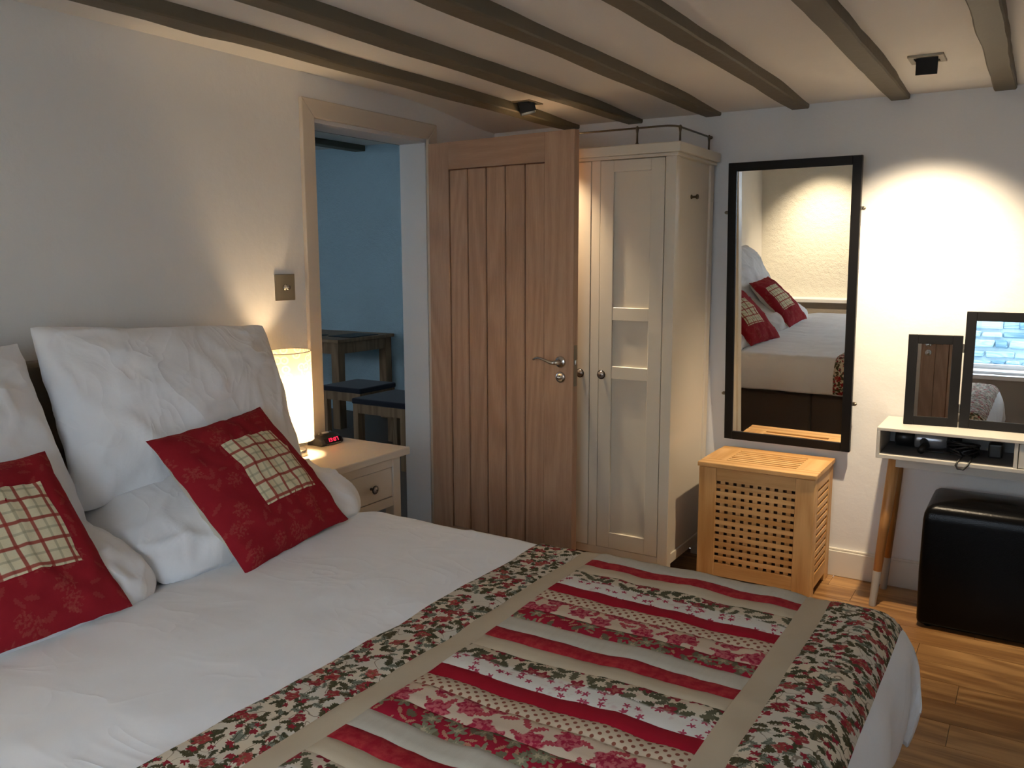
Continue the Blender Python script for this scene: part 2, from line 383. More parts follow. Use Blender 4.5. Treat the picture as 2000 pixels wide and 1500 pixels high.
# ------------------------------------------------------------------ mesh helpers
class MB:
    def __init__(s): s.v = []; s.f = []; s.uv = None
    def add(s, vs, fs, mtx=None):
        o = len(s.v)
        for p in vs: s.v.append(tuple(mtx @ Vector(p)) if mtx else tuple(p))
        for f in fs: s.f.append([i + o for i in f])
        return s
    def box(s, x0, x1, y0, y1, z0, z1, mtx=None):
        vs = [(x, y, z) for z in (z0, z1) for y in (y0, y1) for x in (x0, x1)]
        return s.add(vs, [(0, 2, 3, 1), (4, 5, 7, 6), (0, 1, 5, 4), (2, 6, 7, 3), (0, 4, 6, 2), (1, 3, 7, 5)], mtx)
    def lathe(s, prof, n=24, mtx=None, cap=True):
        vs = []; fs = []
        for r, z in prof:
            for i in range(n):
                a = 2 * PI * i / n; vs.append((r * math.cos(a), r * math.sin(a), z))
        for k in range(len(prof) - 1):
            for i in range(n):
                j = (i + 1) % n; fs.append((k * n + i, k * n + j, (k + 1) * n + j, (k + 1) * n + i))
        if cap:
            fs.append(tuple(reversed(range(n)))); b0 = (len(prof) - 1) * n; fs.append(tuple(range(b0, b0 + n)))
        return s.add(vs, fs, mtx)
    def tube(s, pts, r, n=10, mtx=None):
        pts = [Vector(p) for p in pts]; rs = r if isinstance(r, (list, tuple)) else [r] * len(pts)
        vs = []; fs = []; up = None
        for k, p in enumerate(pts):
            d = (pts[min(k + 1, len(pts) - 1)] - pts[max(k - 1, 0)]).normalized()
            if up is None: up = d.orthogonal().normalized()
            up = (up - d * up.dot(d)).normalized(); sd = d.cross(up)
            for i in range(n):
                a = 2 * PI * i / n; vs.append(p + (up * math.cos(a) + sd * math.sin(a)) * rs[k])
        for k in range(len(pts) - 1):
            for i in range(n):
                j = (i + 1) % n; fs.append((k * n + i, k * n + j, (k + 1) * n + j, (k + 1) * n + i))
        fs.append(tuple(reversed(range(n)))); b0 = (len(pts) - 1) * n; fs.append(tuple(range(b0, b0 + n)))
        return s.add(vs, fs, mtx)
    def prism(s, poly, a0, a1, mtx=None):
        """poly in local XY, extruded along Z a0..a1"""
        n = len(poly); vs = [(x, y, a0) for x, y in poly] + [(x, y, a1) for x, y in poly]
        fs = [tuple(reversed(range(n))), tuple(range(n, 2 * n))] + [(i, (i + 1) % n, n + (i + 1) % n, n + i) for i in range(n)]
        return s.add(vs, fs, mtx)
    def grid(s, nu, nv, fn, close=False):
        o = len(s.v)
        for j in range(nv):
            for i in range(nu): s.v.append(tuple(fn(i / (nu - 1), j / (nv - 1))))
        for j in range(nv - 1):
            for i in range(nu - 1):
                s.f.append([o + j * nu + i, o + j * nu + i + 1, o + (j + 1) * nu + i + 1, o + (j + 1) * nu + i])
        return s
def T(x, y, z): return Matrix.Translation((x, y, z))
def R(a, ax): return Matrix.Rotation(a, 4, ax)

ORG = {}
def tag(o, label=None, cat=None, group=None, kind=None):
    if label: o['label'] = label
    if cat: o['category'] = cat
    if group: o['group'] = group
    if kind: o['kind'] = kind
    return o
def thing(name, label, cat, loc=(0, 0, 0), rot=(0, 0, 0), group=None, kind=None):
    o = bpy.data.objects.new(name, None); o.empty_display_size = 0.05; COL.objects.link(o)
    o.location = loc; o.rotation_euler = rot
    ORG[o.name] = Vector(loc)
    return tag(o, label, cat, group, kind)
def mk(name, mb, mat, parent=None, smooth=False, bevel=0, seg=2, local=False, recalc=True, solid=0, label=None, kind=None, me=None, subsurf=0):
    """link one mesh object; vertices are in world space unless local=True (then in the parent's space)"""
    off = Vector((0, 0, 0))
    if parent is not None:
        ORG_p = ORG[parent.name]
        if not local: off = ORG_p
    if me is None:
        me = bpy.data.meshes.new(name)
        me.from_pydata([tuple(Vector(v) - off) for v in mb.v], [], mb.f)
        if recalc:
            bm = bmesh.new(); bm.from_mesh(me); bmesh.ops.recalc_face_normals(bm, faces=bm.faces); bm.to_mesh(me); bm.free()
        if smooth: me.polygons.foreach_set('use_smooth', [True] * len(me.polygons))
        me.update()
        me.materials.append(MT[mat])
    o = bpy.data.objects.new(name, me); COL.objects.link(o)
    if parent is not None: o.parent = parent; ORG[o.name] = ORG[parent.name]
    else: ORG[o.name] = Vector((0, 0, 0))
    if bevel:
        md = o.modifiers.new('bevel', 'BEVEL'); md.width = bevel; md.segments = seg; md.limit_method = 'ANGLE'; md.angle_limit = 0.6
        md.harden_normals = False
    if solid:
        md = o.modifiers.new('solid', 'SOLIDIFY'); md.thickness = solid; md.offset = 0
    if subsurf:
        md = o.modifiers.new('sub', 'SUBSURF'); md.levels = subsurf; md.render_levels = subsurf
    if label: o['label'] = label
    if kind: o['kind'] = kind
    return o
def single(name, mb, mat, label, cat, base, **k):
    """a thing that is one mesh: origin at its base"""
    g = k.pop('group', None)
    e = Vector(base)
    mb.v = [tuple(Vector(v) - e) for v in mb.v]
    o = mk(name, mb, mat, **k); o.location = base
    return tag(o, label, cat, g)
def n3(x, y, z=0.0): return mnoise.noise(Vector((x, y, z)))
def sstep(t): t = max(0.0, min(1.0, t)); return t * t * (3 - 2 * t)

# ================================================================== THE SETTING
YN = -4.40       # face of the wall behind the viewer
XR = 3.45        # right-hand wall
def ceil_z(x, y):
    return 2.088 + 0.021 * sstep(-y / 0.55) + 0.050 * sstep((0.36 - x) / 0.45) * sstep(-y / 0.9) + 0.004 * n3(x * 1.3, y * 1.3)
# floor: base slab and one board after another
fl = mk('floor', MB().box(XA - 0.14, XR, YN - 0.3, 0, -0.05, -0.012), 'floor_gap', kind='structure')
rng = random.Random(3)
bw = 0.142
row = 0; y = -bw
while y > -1.95:
    x = XA - rng.uniform(0, 0.9)
    while x < XR:
        ln = rng.uniform(0.75, 1.35); a, b_ = max(x, XA), min(x + ln, XR)
        if b_ - a > 0.05:
            mk('plank', MB().box(a + 0.0008, b_ - 0.0008, y + 0.0008, y + bw - 0.0008, -0.014, 0.0), 'floor', fl)
        x += ln
    y -= bw
mk('plank_field', MB().box(XA, XR, YN, y + bw, -0.014, 0.0), 'floor', fl, kind='stuff')
# headboard wall with the door opening
OY0, OY1, OZ = -1.352, -0.600, 1.985
wl = MB()
wl.box(XA - 0.14, XA, YN - 0.35, OY0, 0, 2.3).box(XA - 0.14, XA, OY1, 0.0, 0, 2.3).box(XA - 0.14, XA, OY0, OY1, OZ, 2.3)
mk('wall_left', wl, 'wall', kind='structure')
mk('wall_back', MB().box(XA, XR + 0.1, 0, 0.12, 0, 2.3), 'wall', kind='structure')
mk('wall_right', MB().box(XR, XR + 0.1, YN - 0.35, 0, 0, 2.3), 'wall', kind='structure')
wn = MB()
wn.box(XA, WX0, YN - 0.35, YN, 0, 2.3).box(WX1, XR, YN - 0.35, YN, 0, 2.3).box(WX0, WX1, YN - 0.35, YN, WZ1, 2.3).box(WX0, WX1, YN - 0.35, YN, 0, WZ0)
wnear = mk('wall_front', wn, 'wall_far', kind='structure')
mk('dado', MB().box(XA, 2.68, YN, YN + 0.10, 0, 0.585), 'taupe', wnear)
mk('ledge', MB().box(XA, 2.69, YN - 0.0, YN + 0.125, 0.585, 0.620), 'win_white', wnear, bevel=0.004)
# window behind the viewer
wd = thing('window_1', None, None, (WX0, YN - 0.3, WZ0), kind='structure')
fr = MB(); t = 0.06
fr.box(WX0, WX0 + t, YN - 0.34, YN - 0.27, WZ0, WZ1).box(WX1 - t, WX1, YN - 0.34, YN - 0.27, WZ0, WZ1)
fr.box(WX0, WX1, YN - 0.34, YN - 0.27, WZ0, WZ0 + t).box(WX0, WX1, YN - 0.34, YN - 0.27, WZ1 - t, WZ1)
fr.box(1.72 - t / 2, 1.72 + t / 2, YN - 0.335, YN - 0.275, WZ0, WZ1)
mk('window_frame', fr, 'win_white', wd)
mk('window_sill', MB().box(WX0, WX1, YN - 0.27, YN, WZ0 - 0.002, WZ0 + 0.022), 'win_white', wd)
mk('pane', MB().box(WX0 + t, WX1 - t, YN - 0.308, YN - 0.302, WZ0 + t, WZ1 - t), 'pane', wd)
# ceiling (slightly wavy plaster) with its beams
ce = MB().grid(40, 48, lambda a, b_: (XA - .02 + (XR + .04 - XA) * a, YN - .02 + (-YN + .04) * b_, ceil_z(XA + (XR - XA) * a, YN + (-YN) * b_)))
cl = mk('ceiling', ce, 'ceiling', smooth=True, kind='structure', recalc=False)
mk('ceiling_deck', MB().box(XA - .02, XR + .1, YN - .35, .1, 2.25, 2.3), 'ceiling', cl)
BX = [(0.266, 0.350), (0.612, 0.690), (1.000, 1.076), (1.389, 1.466), (1.790, 1.866), (2.165, 2.243), (2.56, 2.64), (2.95, 3.03)]
for k, (a, b_) in enumerate(BX):
    mbm = MB(); nseg = 44; ring = []
    for i in range(nseg + 1):
        y = YN + (-YN) * i / nseg
        wl_ = 0.006 * n3(y * 2.3, k * 7.1) + 0.003 * n3(y * 9, k * 3.3)
        wr_ = 0.006 * n3(y * 2.1, k * 5.7 + 40) + 0.003 * n3(y * 8, k * 2.9 + 20)
        if k == 0: wl_ += 0.020 * math.exp(-((y + 2.22) / 0.10) ** 2) * -1
        zb = 2.070 + 0.007 * n3(y * 1.7, k * 4.4 + 9)
        f = sstep((-y) / 0.3)
        x0, x1 = a + wl_ * f, b_ + wr_ * f
        for px, pz in ((x0, 2.2), (x0, zb + .005), (x0 + .005, zb), (x1 - .005, zb), (x1, zb + .005), (x1, 2.2)): mbm.v.append((px, y, pz))
    for i in range(nseg):
        for j in range(6): mbm.f.append([i * 6 + j, i * 6 + (j + 1) % 6, (i + 1) * 6 + (j + 1) % 6, (i + 1) * 6 + j])
    mbm.f.append([5, 4, 3, 2, 1, 0]); mbm.f.append([nseg * 6 + j for j in range(6)])
    mk('beam', mbm, 'beam', cl)
mk('baseboard_back', MB().box(1.07, XR, -0.018, 0, 0, 0.118).box(1.07, XR, -0.013, 0, 0.118, 0.1285), 'skirt', kind='structure', bevel=0.003)
mk('baseboard_left', MB().box(XA, XA + 0.018, YN + .13, -1.45, 0, 0.128), 'skirt', kind='structure', bevel=0.003)

# door frame
tr = thing('trim_1', None, None, (XA, -0.98, 0), kind='structure')
AL, AR, AT, AWD = -1.420, -0.535, 2.062, 0.068
pr = lambda poly: MB().prism(poly, XA, XA + 0.020, Matrix(((0, 0, 1, 0), (1, 0, 0, 0), (0, 1, 0, 0), (0, 0, 0, 1))))
mk('architrave', pr([(AL, 0), (AL + AWD, 0), (AL + AWD, AT - AWD - .005), (AL, AT)]), 'trim', tr, bevel=0.004)
mk('architrave', pr([(AR - AWD, 0), (AR, 0), (AR, AT), (AR - AWD, AT - AWD - .005)]), 'trim', tr, bevel=0.004)
mk('architrave', pr([(AL, AT), (AL + AWD, AT - AWD - .005), (AR - AWD, AT - AWD - .005), (AR, AT)]), 'trim', tr, bevel=0.004)
mk('jamb', MB().box(XA - 0.15, XA + 0.004, OY0, OY0 + 0.014, 0, OZ), 'lining', tr)
mk('jamb', MB().box(XA - 0.15, XA + 0.004, OY1 - 0.012, OY1, 0, OZ), 'lining', tr)
mk('head_lining', MB().box(XA - 0.15, XA + 0.004, OY0, OY1, OZ - 0.012, OZ), 'lining', tr)
mk('door_stop', MB().box(XA - 0.09, XA - 0.045, OY0 + 0.014, OY0 + 0.028, 0, OZ - .012), 'lining', tr)

# open oak door, hinged on the far jamb (local: x along the leaf, -y towards the viewer)
DW, DH, DT = 0.812, 1.957, 0.040
dr = thing('door_1', None, None, (XA + 0.022, -0.613, 0.008), (0, 0, -0.068), kind='structure')
SL, SR, TRL, BRL = 0.124, 0.150, 0.124, 0.11
lo = dict(local=True)
mk('stile', MB().box(0, SL, 0, DT, 0, DH), 'oak', dr, bevel=0.002, **lo)
mk('stile', MB().box(DW - SR, DW, 0, DT, 0, DH), 'oak', dr, bevel=0.002, **lo)
mk('rail', MB().box(SL, DW - SR, 0, DT, DH - TRL, DH), 'oak_rail', dr, **lo)
mk('rail', MB().box(SL, DW - SR, 0, DT, 0, BRL), 'oak_rail', dr, **lo)
mk('panel_core', MB().box(SL, DW - SR, 0.014, DT - 0.014, BRL, DH - TRL), 'groove', dr, **lo)
pw = (DW - SL - SR) / 5
for i in range(5):
    g = 0.0028
    x0, x1 = SL + pw * i + g, SL + pw * (i + 1) - g
    mk('board', MB().box(x0, x1, 0.005, DT - 0.005, BRL, DH - TRL - 0.004), 'oak', dr, bevel=0.003, seg=1, **lo)
HX, HZ = DW - 0.062, 0.972
for sgn, yy in ((-1, 0.0), (1, DT)):
    q = T(HX, yy, HZ) @ R(PI / 2 * (1 if sgn < 0 else -1), 'X')
    h = mk('lever_handle', MB().lathe([(0.0255, 0), (0.0255, 0.006), (0.022, 0.009), (0.012, 0.010), (0.0105, 0.016), (0.0105, 0.046), (0.008, 0.050)], 28, q), 'chrome', dr, smooth=True, bevel=0, **lo)
    pts = [(HX, yy + sgn * 0.046, HZ), (HX - 0.02, yy + sgn * 0.047, HZ - 0.001), (HX - 0.045, yy + sgn * 0.047, HZ + 0.006), (HX - 0.07, yy + sgn * 0.046, HZ + 0.013),
           (HX - 0.092, yy + sgn * 0.044, HZ + 0.016), (HX - 0.11, yy + sgn * 0.040, HZ + 0.012), (HX - 0.122, yy + sgn * 0.036, HZ + 0.006)]
    mk('lever', MB().tube(pts, [0.010, 0.0085, 0.0062, 0.0055, 0.0055, 0.005, 0.0045], 12), 'chrome', h, smooth=True, **lo)
    q2 = T(HX, yy, HZ - 0.068) @ R(PI / 2 * (1 if sgn < 0 else -1), 'X')
    e = mk('escutcheon', MB().lathe([(0.0245, 0), (0.0245, 0.005), (0.021, 0.008), (0.013, 0.0085)], 28, q2), 'chrome', dr, smooth=True, **lo)
    mk('thumb_turn', MB().lathe([(0.011, 0.008), (0.011, 0.016), (0.006, 0.020), (0.001, 0.021)], 20, q2), 'polish', e, smooth=True, **lo)
mk('latch_plate', MB().box(DW - 0.001, DW + 0.0012, 0.008, 0.032, HZ - 0.105, HZ + 0.075), 'nickel', dr, **lo)
mk('latch', MB().box(DW, DW + 0.007, 0.012, 0.026, HZ - 0.012, HZ + 0.012), 'chrome', dr, bevel=0.003, **lo)
for z in (0.25, 1.0, 1.72):
    mk('hinge', MB().lathe([(0.006, z), (0.006, z + 0.09)], 12, T(-0.008, DT + 0.004, 0)), 'chrome', dr, **lo)

# closed oak door in the wall behind the viewer (shows in the side wing of the dressing mirror)
d2 = thing('door_2', None, None, (3.10, YN, 0), kind='structure')
D2A, D2B, D2Y = 2.770, 3.430, YN + .0
mk('architrave', MB().box(D2A - .055, D2A, D2Y, D2Y + .022, 0, 2.03), 'trim', d2, bevel=0.003)
mk('architrave', MB().box(D2A - .055, D2B + .0, D2Y, D2Y + .022, 1.965, 2.03), 'trim', d2, bevel=0.003)
mk('stile', MB().box(D2A, D2A + .11, D2Y, D2Y + .020, 0.01, 1.965), 'oak', d2, bevel=0.002)
mk('rail', MB().box(D2A + .11, D2B, D2Y, D2Y + .020, 1.85, 1.965), 'oak_rail', d2)
mk('groove_backing', MB().box(D2A + .11, D2B, D2Y, D2Y + .010, 0.01, 1.85), 'groove', d2)
for i in range(5):
    mk('board', MB().box(D2A + .113 + .108 * i, D2A + .215 + .108 * i, D2Y + .002, D2Y + .017, 0.01, 1.846), 'oak', d2, bevel=0.003, seg=1)
for z_, nm in ((0.775, 'escutcheon'), (0.850, 'handle_rose')):
    mk(nm, MB().lathe([(0.026, 0), (0.026, 0.006), (0.020, 0.009), (0.010, 0.010), (0.010, 0.03)], 24, T(D2A + .055, D2Y + .020, z_) @ R(-PI / 2, 'X')), 'chrome', d2, smooth=True)
mk('lever', MB().tube([(D2A + .055, D2Y + .058, 0.850), (D2A + .10, D2Y + .058, 0.855), (D2A + .16, D2Y + .055, 0.850)], [0.009, 0.006, 0.005], 10), 'chrome', d2, smooth=True)

# ================================================================== LIGHT FITTINGS
def spot(name, loc, target, power, color, angle, blend, radius=0.02):
    d = bpy.data.lights.new(name, 'SPOT'); d.energy = power; d.color = color; d.spot_size = angle; d.spot_blend = blend; d.shadow_soft_size = radius
    o = bpy.data.objects.new(name, d); COL.objects.link(o); o.location = loc
    o.rotation_euler = (Vector(target) - Vector(loc)).to_track_quat('-Z', 'Y').to_euler()
    return o
def downlight(loc, tgt, label, power, angle=1.5, blend=0.7):
    x, y, z = loc
    th = thing('downlight', label, 'ceiling light', loc, group='square tilting downlights')
    fr = MB()
    for a in ((-.056, .056, -.060, -.040), (-.056, .056, .040, .060), (-.056, -.038, -.040, .040), (.038, .056, -.040, .040)):
        fr.box(x + a[0], x + a[1], y + a[2], y + a[3], z - 0.007, z + 0.01)
    mk('trim_plate', fr, 'nickel', th, bevel=0.0015)
    d = (Vector(tgt) - Vector(loc)).normalized()
    mtx = T(x, y, z + 0.004) @ d.to_track_quat('-Z', 'Y').to_matrix().to_4x4()
    h = MB()
    w = 0.034; z0, z1 = -0.052, 0.03
    h.box(-w, -w + .004, -w, w, z0, z1, mtx).box(w - .004, w, -w, w, z0, z1, mtx).box(-w, w, -w, -w + .004, z0, z1, mtx).box(-w, w, w - .004, w, z0, z1, mtx).box(-w, w, -w, w, z1 - .004, z1, mtx)
    mk('lamp_housing', h, 'iron', th)
    mk('lens', MB().lathe([(0.024, -0.030), (0.024, -0.024)], 20, mtx), 'spot_lens', th)
    s = spot('downlight_beam', Vector(loc) + Vector((0, 0, .004)) + d * 0.056, tgt, power, (1.0, 0.80, 0.55), angle, blend, 0.022)
downlight((0.385, -0.588, 2.111), (0.52, -0.50, 1.45), 'black square tilting downlight above the open oak door', 62, 1.05, 1.0)
downlight((1.988, -0.570, 2.110), (1.93, 0.0, 0.80), 'square tilting downlight above the desk and its mirrors', 95, 1.55, 1.0)
downlight((0.48, -3.66, 2.108), (0.40, YN, 0.82), 'square tilting downlight over the pillows at the near side of the bed', 95, 1.25, 1.0)

# ================================================================== BED
BY0, BY1 = -3.64, -1.82        # near / far side faces of the dressed bed
BXF = 2.155                    # foot face of the dressed bed
ZT = 0.600                     # top of the duvet
bed = thing('divan_bed', 'brown divan double bed with taupe headboard against the left wall', 'bed', (1.0, -2.73, 0))
mk('divan_base', MB().box(-0.055, 1.030, BY0 + .05, BY1 - .05, 0.035, 0.34), 'divan', bed, bevel=0.015, seg=3)
mk('divan_base', MB().box(1.036, BXF - .07, BY0 + .05, BY1 - .05, 0.035, 0.34), 'divan', bed, bevel=0.015, seg=3)
mk('mattress', MB().box(-0.05, BXF - .075, BY0 + .06, BY1 - .06, 0.34, 0.53), 'linen', bed, bevel=0.04, seg=4)
mk('headboard', MB().box(XA + .004, -0.065, BY0 + .04, BY1 - .03, 0.25, 1.135), 'headb', bed, bevel=0.02, seg=4)
for x, y in ((0.05, BY0 + .15), (0.05, BY1 - .15), (1.95, BY0 + .15), (1.95, BY1 - .15)):
    mk('castor', MB().lathe([(0.02, 0), (0.022, 0.01), (0.02, 0.036)], 14, T(x, y, 0)), 'black', bed)

RC = 0.055                     # radius of the duvet's edge
def fold(s, edge):
    """cloth coordinate s (metres along the cloth) -> (position, drop, 0..1 side) for an edge at +edge"""
    e0 = edge - RC
    if s <= e0: return s, 0.0
    a = (s - e0) / RC
    if a < PI / 2: return e0 + RC * math.sin(a), RC * (1 - math.cos(a))
    return edge, RC + (s - e0 - RC * PI / 2)
def surf(sx, sy, off=0.0, raw=False):
    """the dressed surface of the bed; sx towards the foot, sy towards the far side"""
    x, dx = fold(sx, BXF)
    cy = (BY0 + BY1) / 2; hy = (BY1 - BY0) / 2
    v = sy - cy
    yy, dy = fold(abs(v), hy); sg = 1 if v >= 0 else -1
    drop = math.hypot(dx, dy) if min(dx, dy) > 0 else max(dx, dy)
    if min(dx, dy) > 0: drop = max(dx, dy) + 0.18 * min(dx, dy)
    fx = sstep(dx / 0.10); fy = sstep(dy / 0.10)
    # hanging cloth bellies outwards and falls in loose folds
    bx = 0.030 * math.sin(min(1, dx / 0.34) * PI) * fx + 0.014 * math.sin(sy * 19 + 1.2 * n3(sy * 3, 5)) * fx * min(1, dx / 0.3)
    by = 0.030 * math.sin(min(1, dy / 0.34) * PI) * fy + 0.012 * math.sin(sx * 21 + 1.5 * n3(sx * 3, 9)) * fy * min(1, dy / 0.3)
    c = sstep(min(dx, dy) / 0.15)
    bx += 0.02 * c; by += 0.02 * c
    flat = (1 - fx) * (1 - fy)
    wob = 0.006 * n3(sx * 2.2, sy * 2.2, 3) + 0.0035 * n3(sx * 6 + 2, sy * 4, 8) + 0.0022 * n3(sx * 13, sy * 5, 1)
    cr = sx - 0.925 - 0.03 * (sy + 2.7) - 0.006 * n3(sy * 4, 3)
    wob += 0.0035 * math.exp(-(cr / 0.010) ** 2) + 0.004 * sstep((cr + .05) / .1) * n3(sx * 11, sy * 9, 21) + 0.003 * n3(sx * 3 + sy * 5, sy * 16 - sx * 4, 6) * sstep((0.95 - sx) / .3)
    z = ZT - drop + (wob + off) * (0.35 + 0.65 * flat)
    x += bx + off * fx; y = cy + sg * (yy + by + off * fy)
    # cloth gathers towards the pillows
    z -= 0.020 * sstep((0.60 - sx) / 0.16) * flat
    return (x, y, z)
DROP, DROPY = 0.30, 0.20
dv = MB()
sx0, sx1 = 0.40, BXF - RC + RC * PI / 2 + DROP - .03
hyc = (BY1 - BY0) / 2 - RC + RC * PI / 2 + DROPY - .03
cyc = (BY0 + BY1) / 2
dv.grid(150, 190, lambda a, b_: surf(sx0 + (sx1 - sx0) * a, cyc - hyc + 2 * hyc * b_))
single('duvet', dv, 'duvet', 'plain white duvet spread smooth over the double bed', 'duvet', (1.3, cyc, 0.3), smooth=True, recalc=False, solid=0.012)
mk_sheet = MB().grid(40, 60, lambda a, b_: (-0.05 + 0.62 * a, BY0 + .06 + (BY1 - BY0 - .12) * b_, 0.545 + 0.004 * n3(a * 6, b_ * 9) - 0.0))
mk('bottom_sheet', mk_sheet, 'linen', bed, smooth=True, recalc=False, solid=0.006)

# ------------------------------------------------------------------ patchwork runner
run = thing('quilted_bed_runner', 'red, cream and floral patchwork quilted runner across the foot of the bed', 'bed runner', (1.67, cyc, ZT))
FAR_S = BY1 - RC + RC * PI / 2 + 0.165          # hangs over both sides of the bed
NEAR_S = BY0 + RC - RC * PI / 2 - 0.165
def patch(name, x0, x1, y0, y1, mat, step=0.016, lift=0.0075, puff=0.003):
    """a patch of cloth lying on the bed; y0 is its far edge, y1 its near edge (y0 > y1)"""
    nu = max(4, int((x1 - x0) / step) + 2); nv = max(4, int((y0 - y1) / step) + 2)
    us = [0, 0.004 / (x1 - x0)] + [(i + 1) / (nu + 1) for i in range(nu)] + [1 - 0.004 / (x1 - x0), 1]
    vs = [0, 0.004 / (y0 - y1)] + [(i + 1) / (nv + 1) for i in range(nv)] + [1 - 0.004 / (y0 - y1), 1]
    us.sort(); vs.sort()
    mb = MB(); uvs = []; ac = []
    for b_ in vs:
        for a in us:
            sx = x0 + (x1 - x0) * a; sy = y0 + (y1 - y0) * b_
            d = min(a * (x1 - x0), (1 - a) * (x1 - x0), b_ * (y0 - y1), (1 - b_) * (y0 - y1))
            wav = 0.0022 * n3(sx * 26, sy * 7, 4) + 0.0055 * n3(sx * 8, sy * 2.2, 14) + 0.0025
            ex = 0.006 * n3(sx * 5, sy * 1.5 + 30, 2) * sstep((FAR_S - sy) / .3)
            o = lift + puff * sstep(d / 0.010) + wav
            p = surf(sx + 0.006 * n3(sy * 3.1, 11), sy + ex, o)
            mb.v.append(p); uvs.append((sx, sy)); ac.append(b_)
    W = len(us)
    for j in range(len(vs) - 1):
        for i in range(W - 1): mb.f.append([j * W + i, (j + 1) * W + i, (j + 1) * W + i + 1, j * W + i + 1])
    o = mk(name, mb, mat, run, smooth=True, recalc=False)
    me = o.data
    ul = me.uv_layers.new(name='UVMap')
    for lp in me.loops: ul.data[lp.index].uv = uvs[lp.vertex_index]
    at = me.attributes.new('across', 'FLOAT', 'POINT')
    at.data.foreach_set('value', ac)
    return o
X0, X1, X2, X3, X4, X5 = 1.195, 1.337, 1.392, 1.952, 2.008, 2.175
mk_b = MB().grid(60, 120, lambda a, b_: surf(X0 + .004 + (X5 - X0 - .008) * a, NEAR_S + .004 + (FAR_S - NEAR_S - .008) * b_, 0.0035))
mk('quilt_backing', mk_b, 'q_beige', run, smooth=True, recalc=False)
patch('floral_border', X0, X1, FAR_S, NEAR_S, 'q_border')
patch('floral_border', X4, X5, FAR_S, NEAR_S, 'q_border')
patch('sashing', X1, X2, FAR_S, NEAR_S, 'q_beige')
patch('sashing', X3, X4, FAR_S, NEAR_S, 'q_beige')
patch('floral_border', X2, X3, FAR_S, -1.845, 'q_border')
patch('plain_strip', X2, X3, -1.845, -1.915, 'q_grey')
seq = [('red_strip', 0.0, 0.048, 'q_batik'), ('plain_strip', 0.048, 0.098, 'q_beige'), ('white_floral_strip', 0.098, 0.205, 'q_white'), ('red_strip', 0.205, 0.254, 'q_red'),
       ('dotted_strip', 0.254, 0.300, 'q_dots'), ('rose_strip', 0.300, 0.372, 'q_roses'), ('dark_floral_strip', 0.372, 0.428, 'q_dark'), ('plain_strip', 0.428, 0.488, 'q_grey')]
for k in range(4):
    yb = -1.915 - 0.488 * k
    for nm, a, b_, mt in seq:
        y0_, y1_ = yb - a, max(yb - b_, NEAR_S)
        if y0_ - y1_ > 0.02: patch(nm, X2, X3, y0_, y1_, mt, 0.018)

# ------------------------------------------------------------------ pillows and cushions
def pillow_pt(u, v, side, w, h, t, pinch, seed, p=0.62, wr=1.0, sag=0.0, rc=0.0):
    x = w / 2 * u * (1 - pinch * (1 - v * v) ** 1.0 * abs(u) ** 2)
    y = h / 2 * v * (1 - pinch * (1 - u * u) ** 1.0 * abs(v) ** 2)
    cq = (abs(u) * abs(v)) ** 5
    x *= 1 - rc * cq; y *= 1 - rc * cq
    prof = (max(0.0, 1 - u * u) ** p) * (max(0.0, 1 - v * v) ** p)
    z = side * t / 2 * prof * (1 + sag * -v)
    k = wr * min(1, 4 * prof)
    z += k * (0.010 * n3(u * 1.9 + seed, v * 2.4, seed) + 0.006 * n3(u * 5 + seed, v * 3.3, seed + 5))
    # soft ridged creases
    a_ = n3(u * 1.5 + seed * 1.7, v * 1.1 + 0.6 * u, seed + 2); rg_ = max(0.0, 1 - abs(a_) * 5.0)
    b2 = n3(u * 2.6 - 0.8 * v + seed, v * 1.6 + seed, seed + 8); rg2 = max(0.0, 1 - abs(b2) * 6.0)
    z += side * k * (0.012 * rg_ ** 1.5 + 0.009 * rg2 ** 1.5)
    # pulled creases near the corners and hems
    ec = (abs(u) * abs(v)) ** 1.5
    z += wr * 0.010 * ec * (1 - abs(u)) * 4 * math.sin(14 * (abs(u) - abs(v)) + seed) * min(1, 3 * prof)
    rim = 1 - min(1, prof * 3)
    z += wr * rim * 0.008 * n3(u * 4 + 3 * seed, v * 4, side * 0 + seed)
    x += wr * rim * 0.006 * n3(u * 5, v * 6, seed + 11); y += wr * rim * 0.008 * n3(u * 5, v * 6, seed + 17)
    return Vector((x, y, z))
def frame_mtx(c, xdir, ydir):
    x = Vector(xdir).normalized(); y = Vector(ydir); y = (y - x * y.dot(x)).normalized(); z = x.cross(y)
    m = Matrix((x, y, z)).transposed().to_4x4(); m.translation = Vector(c); return m
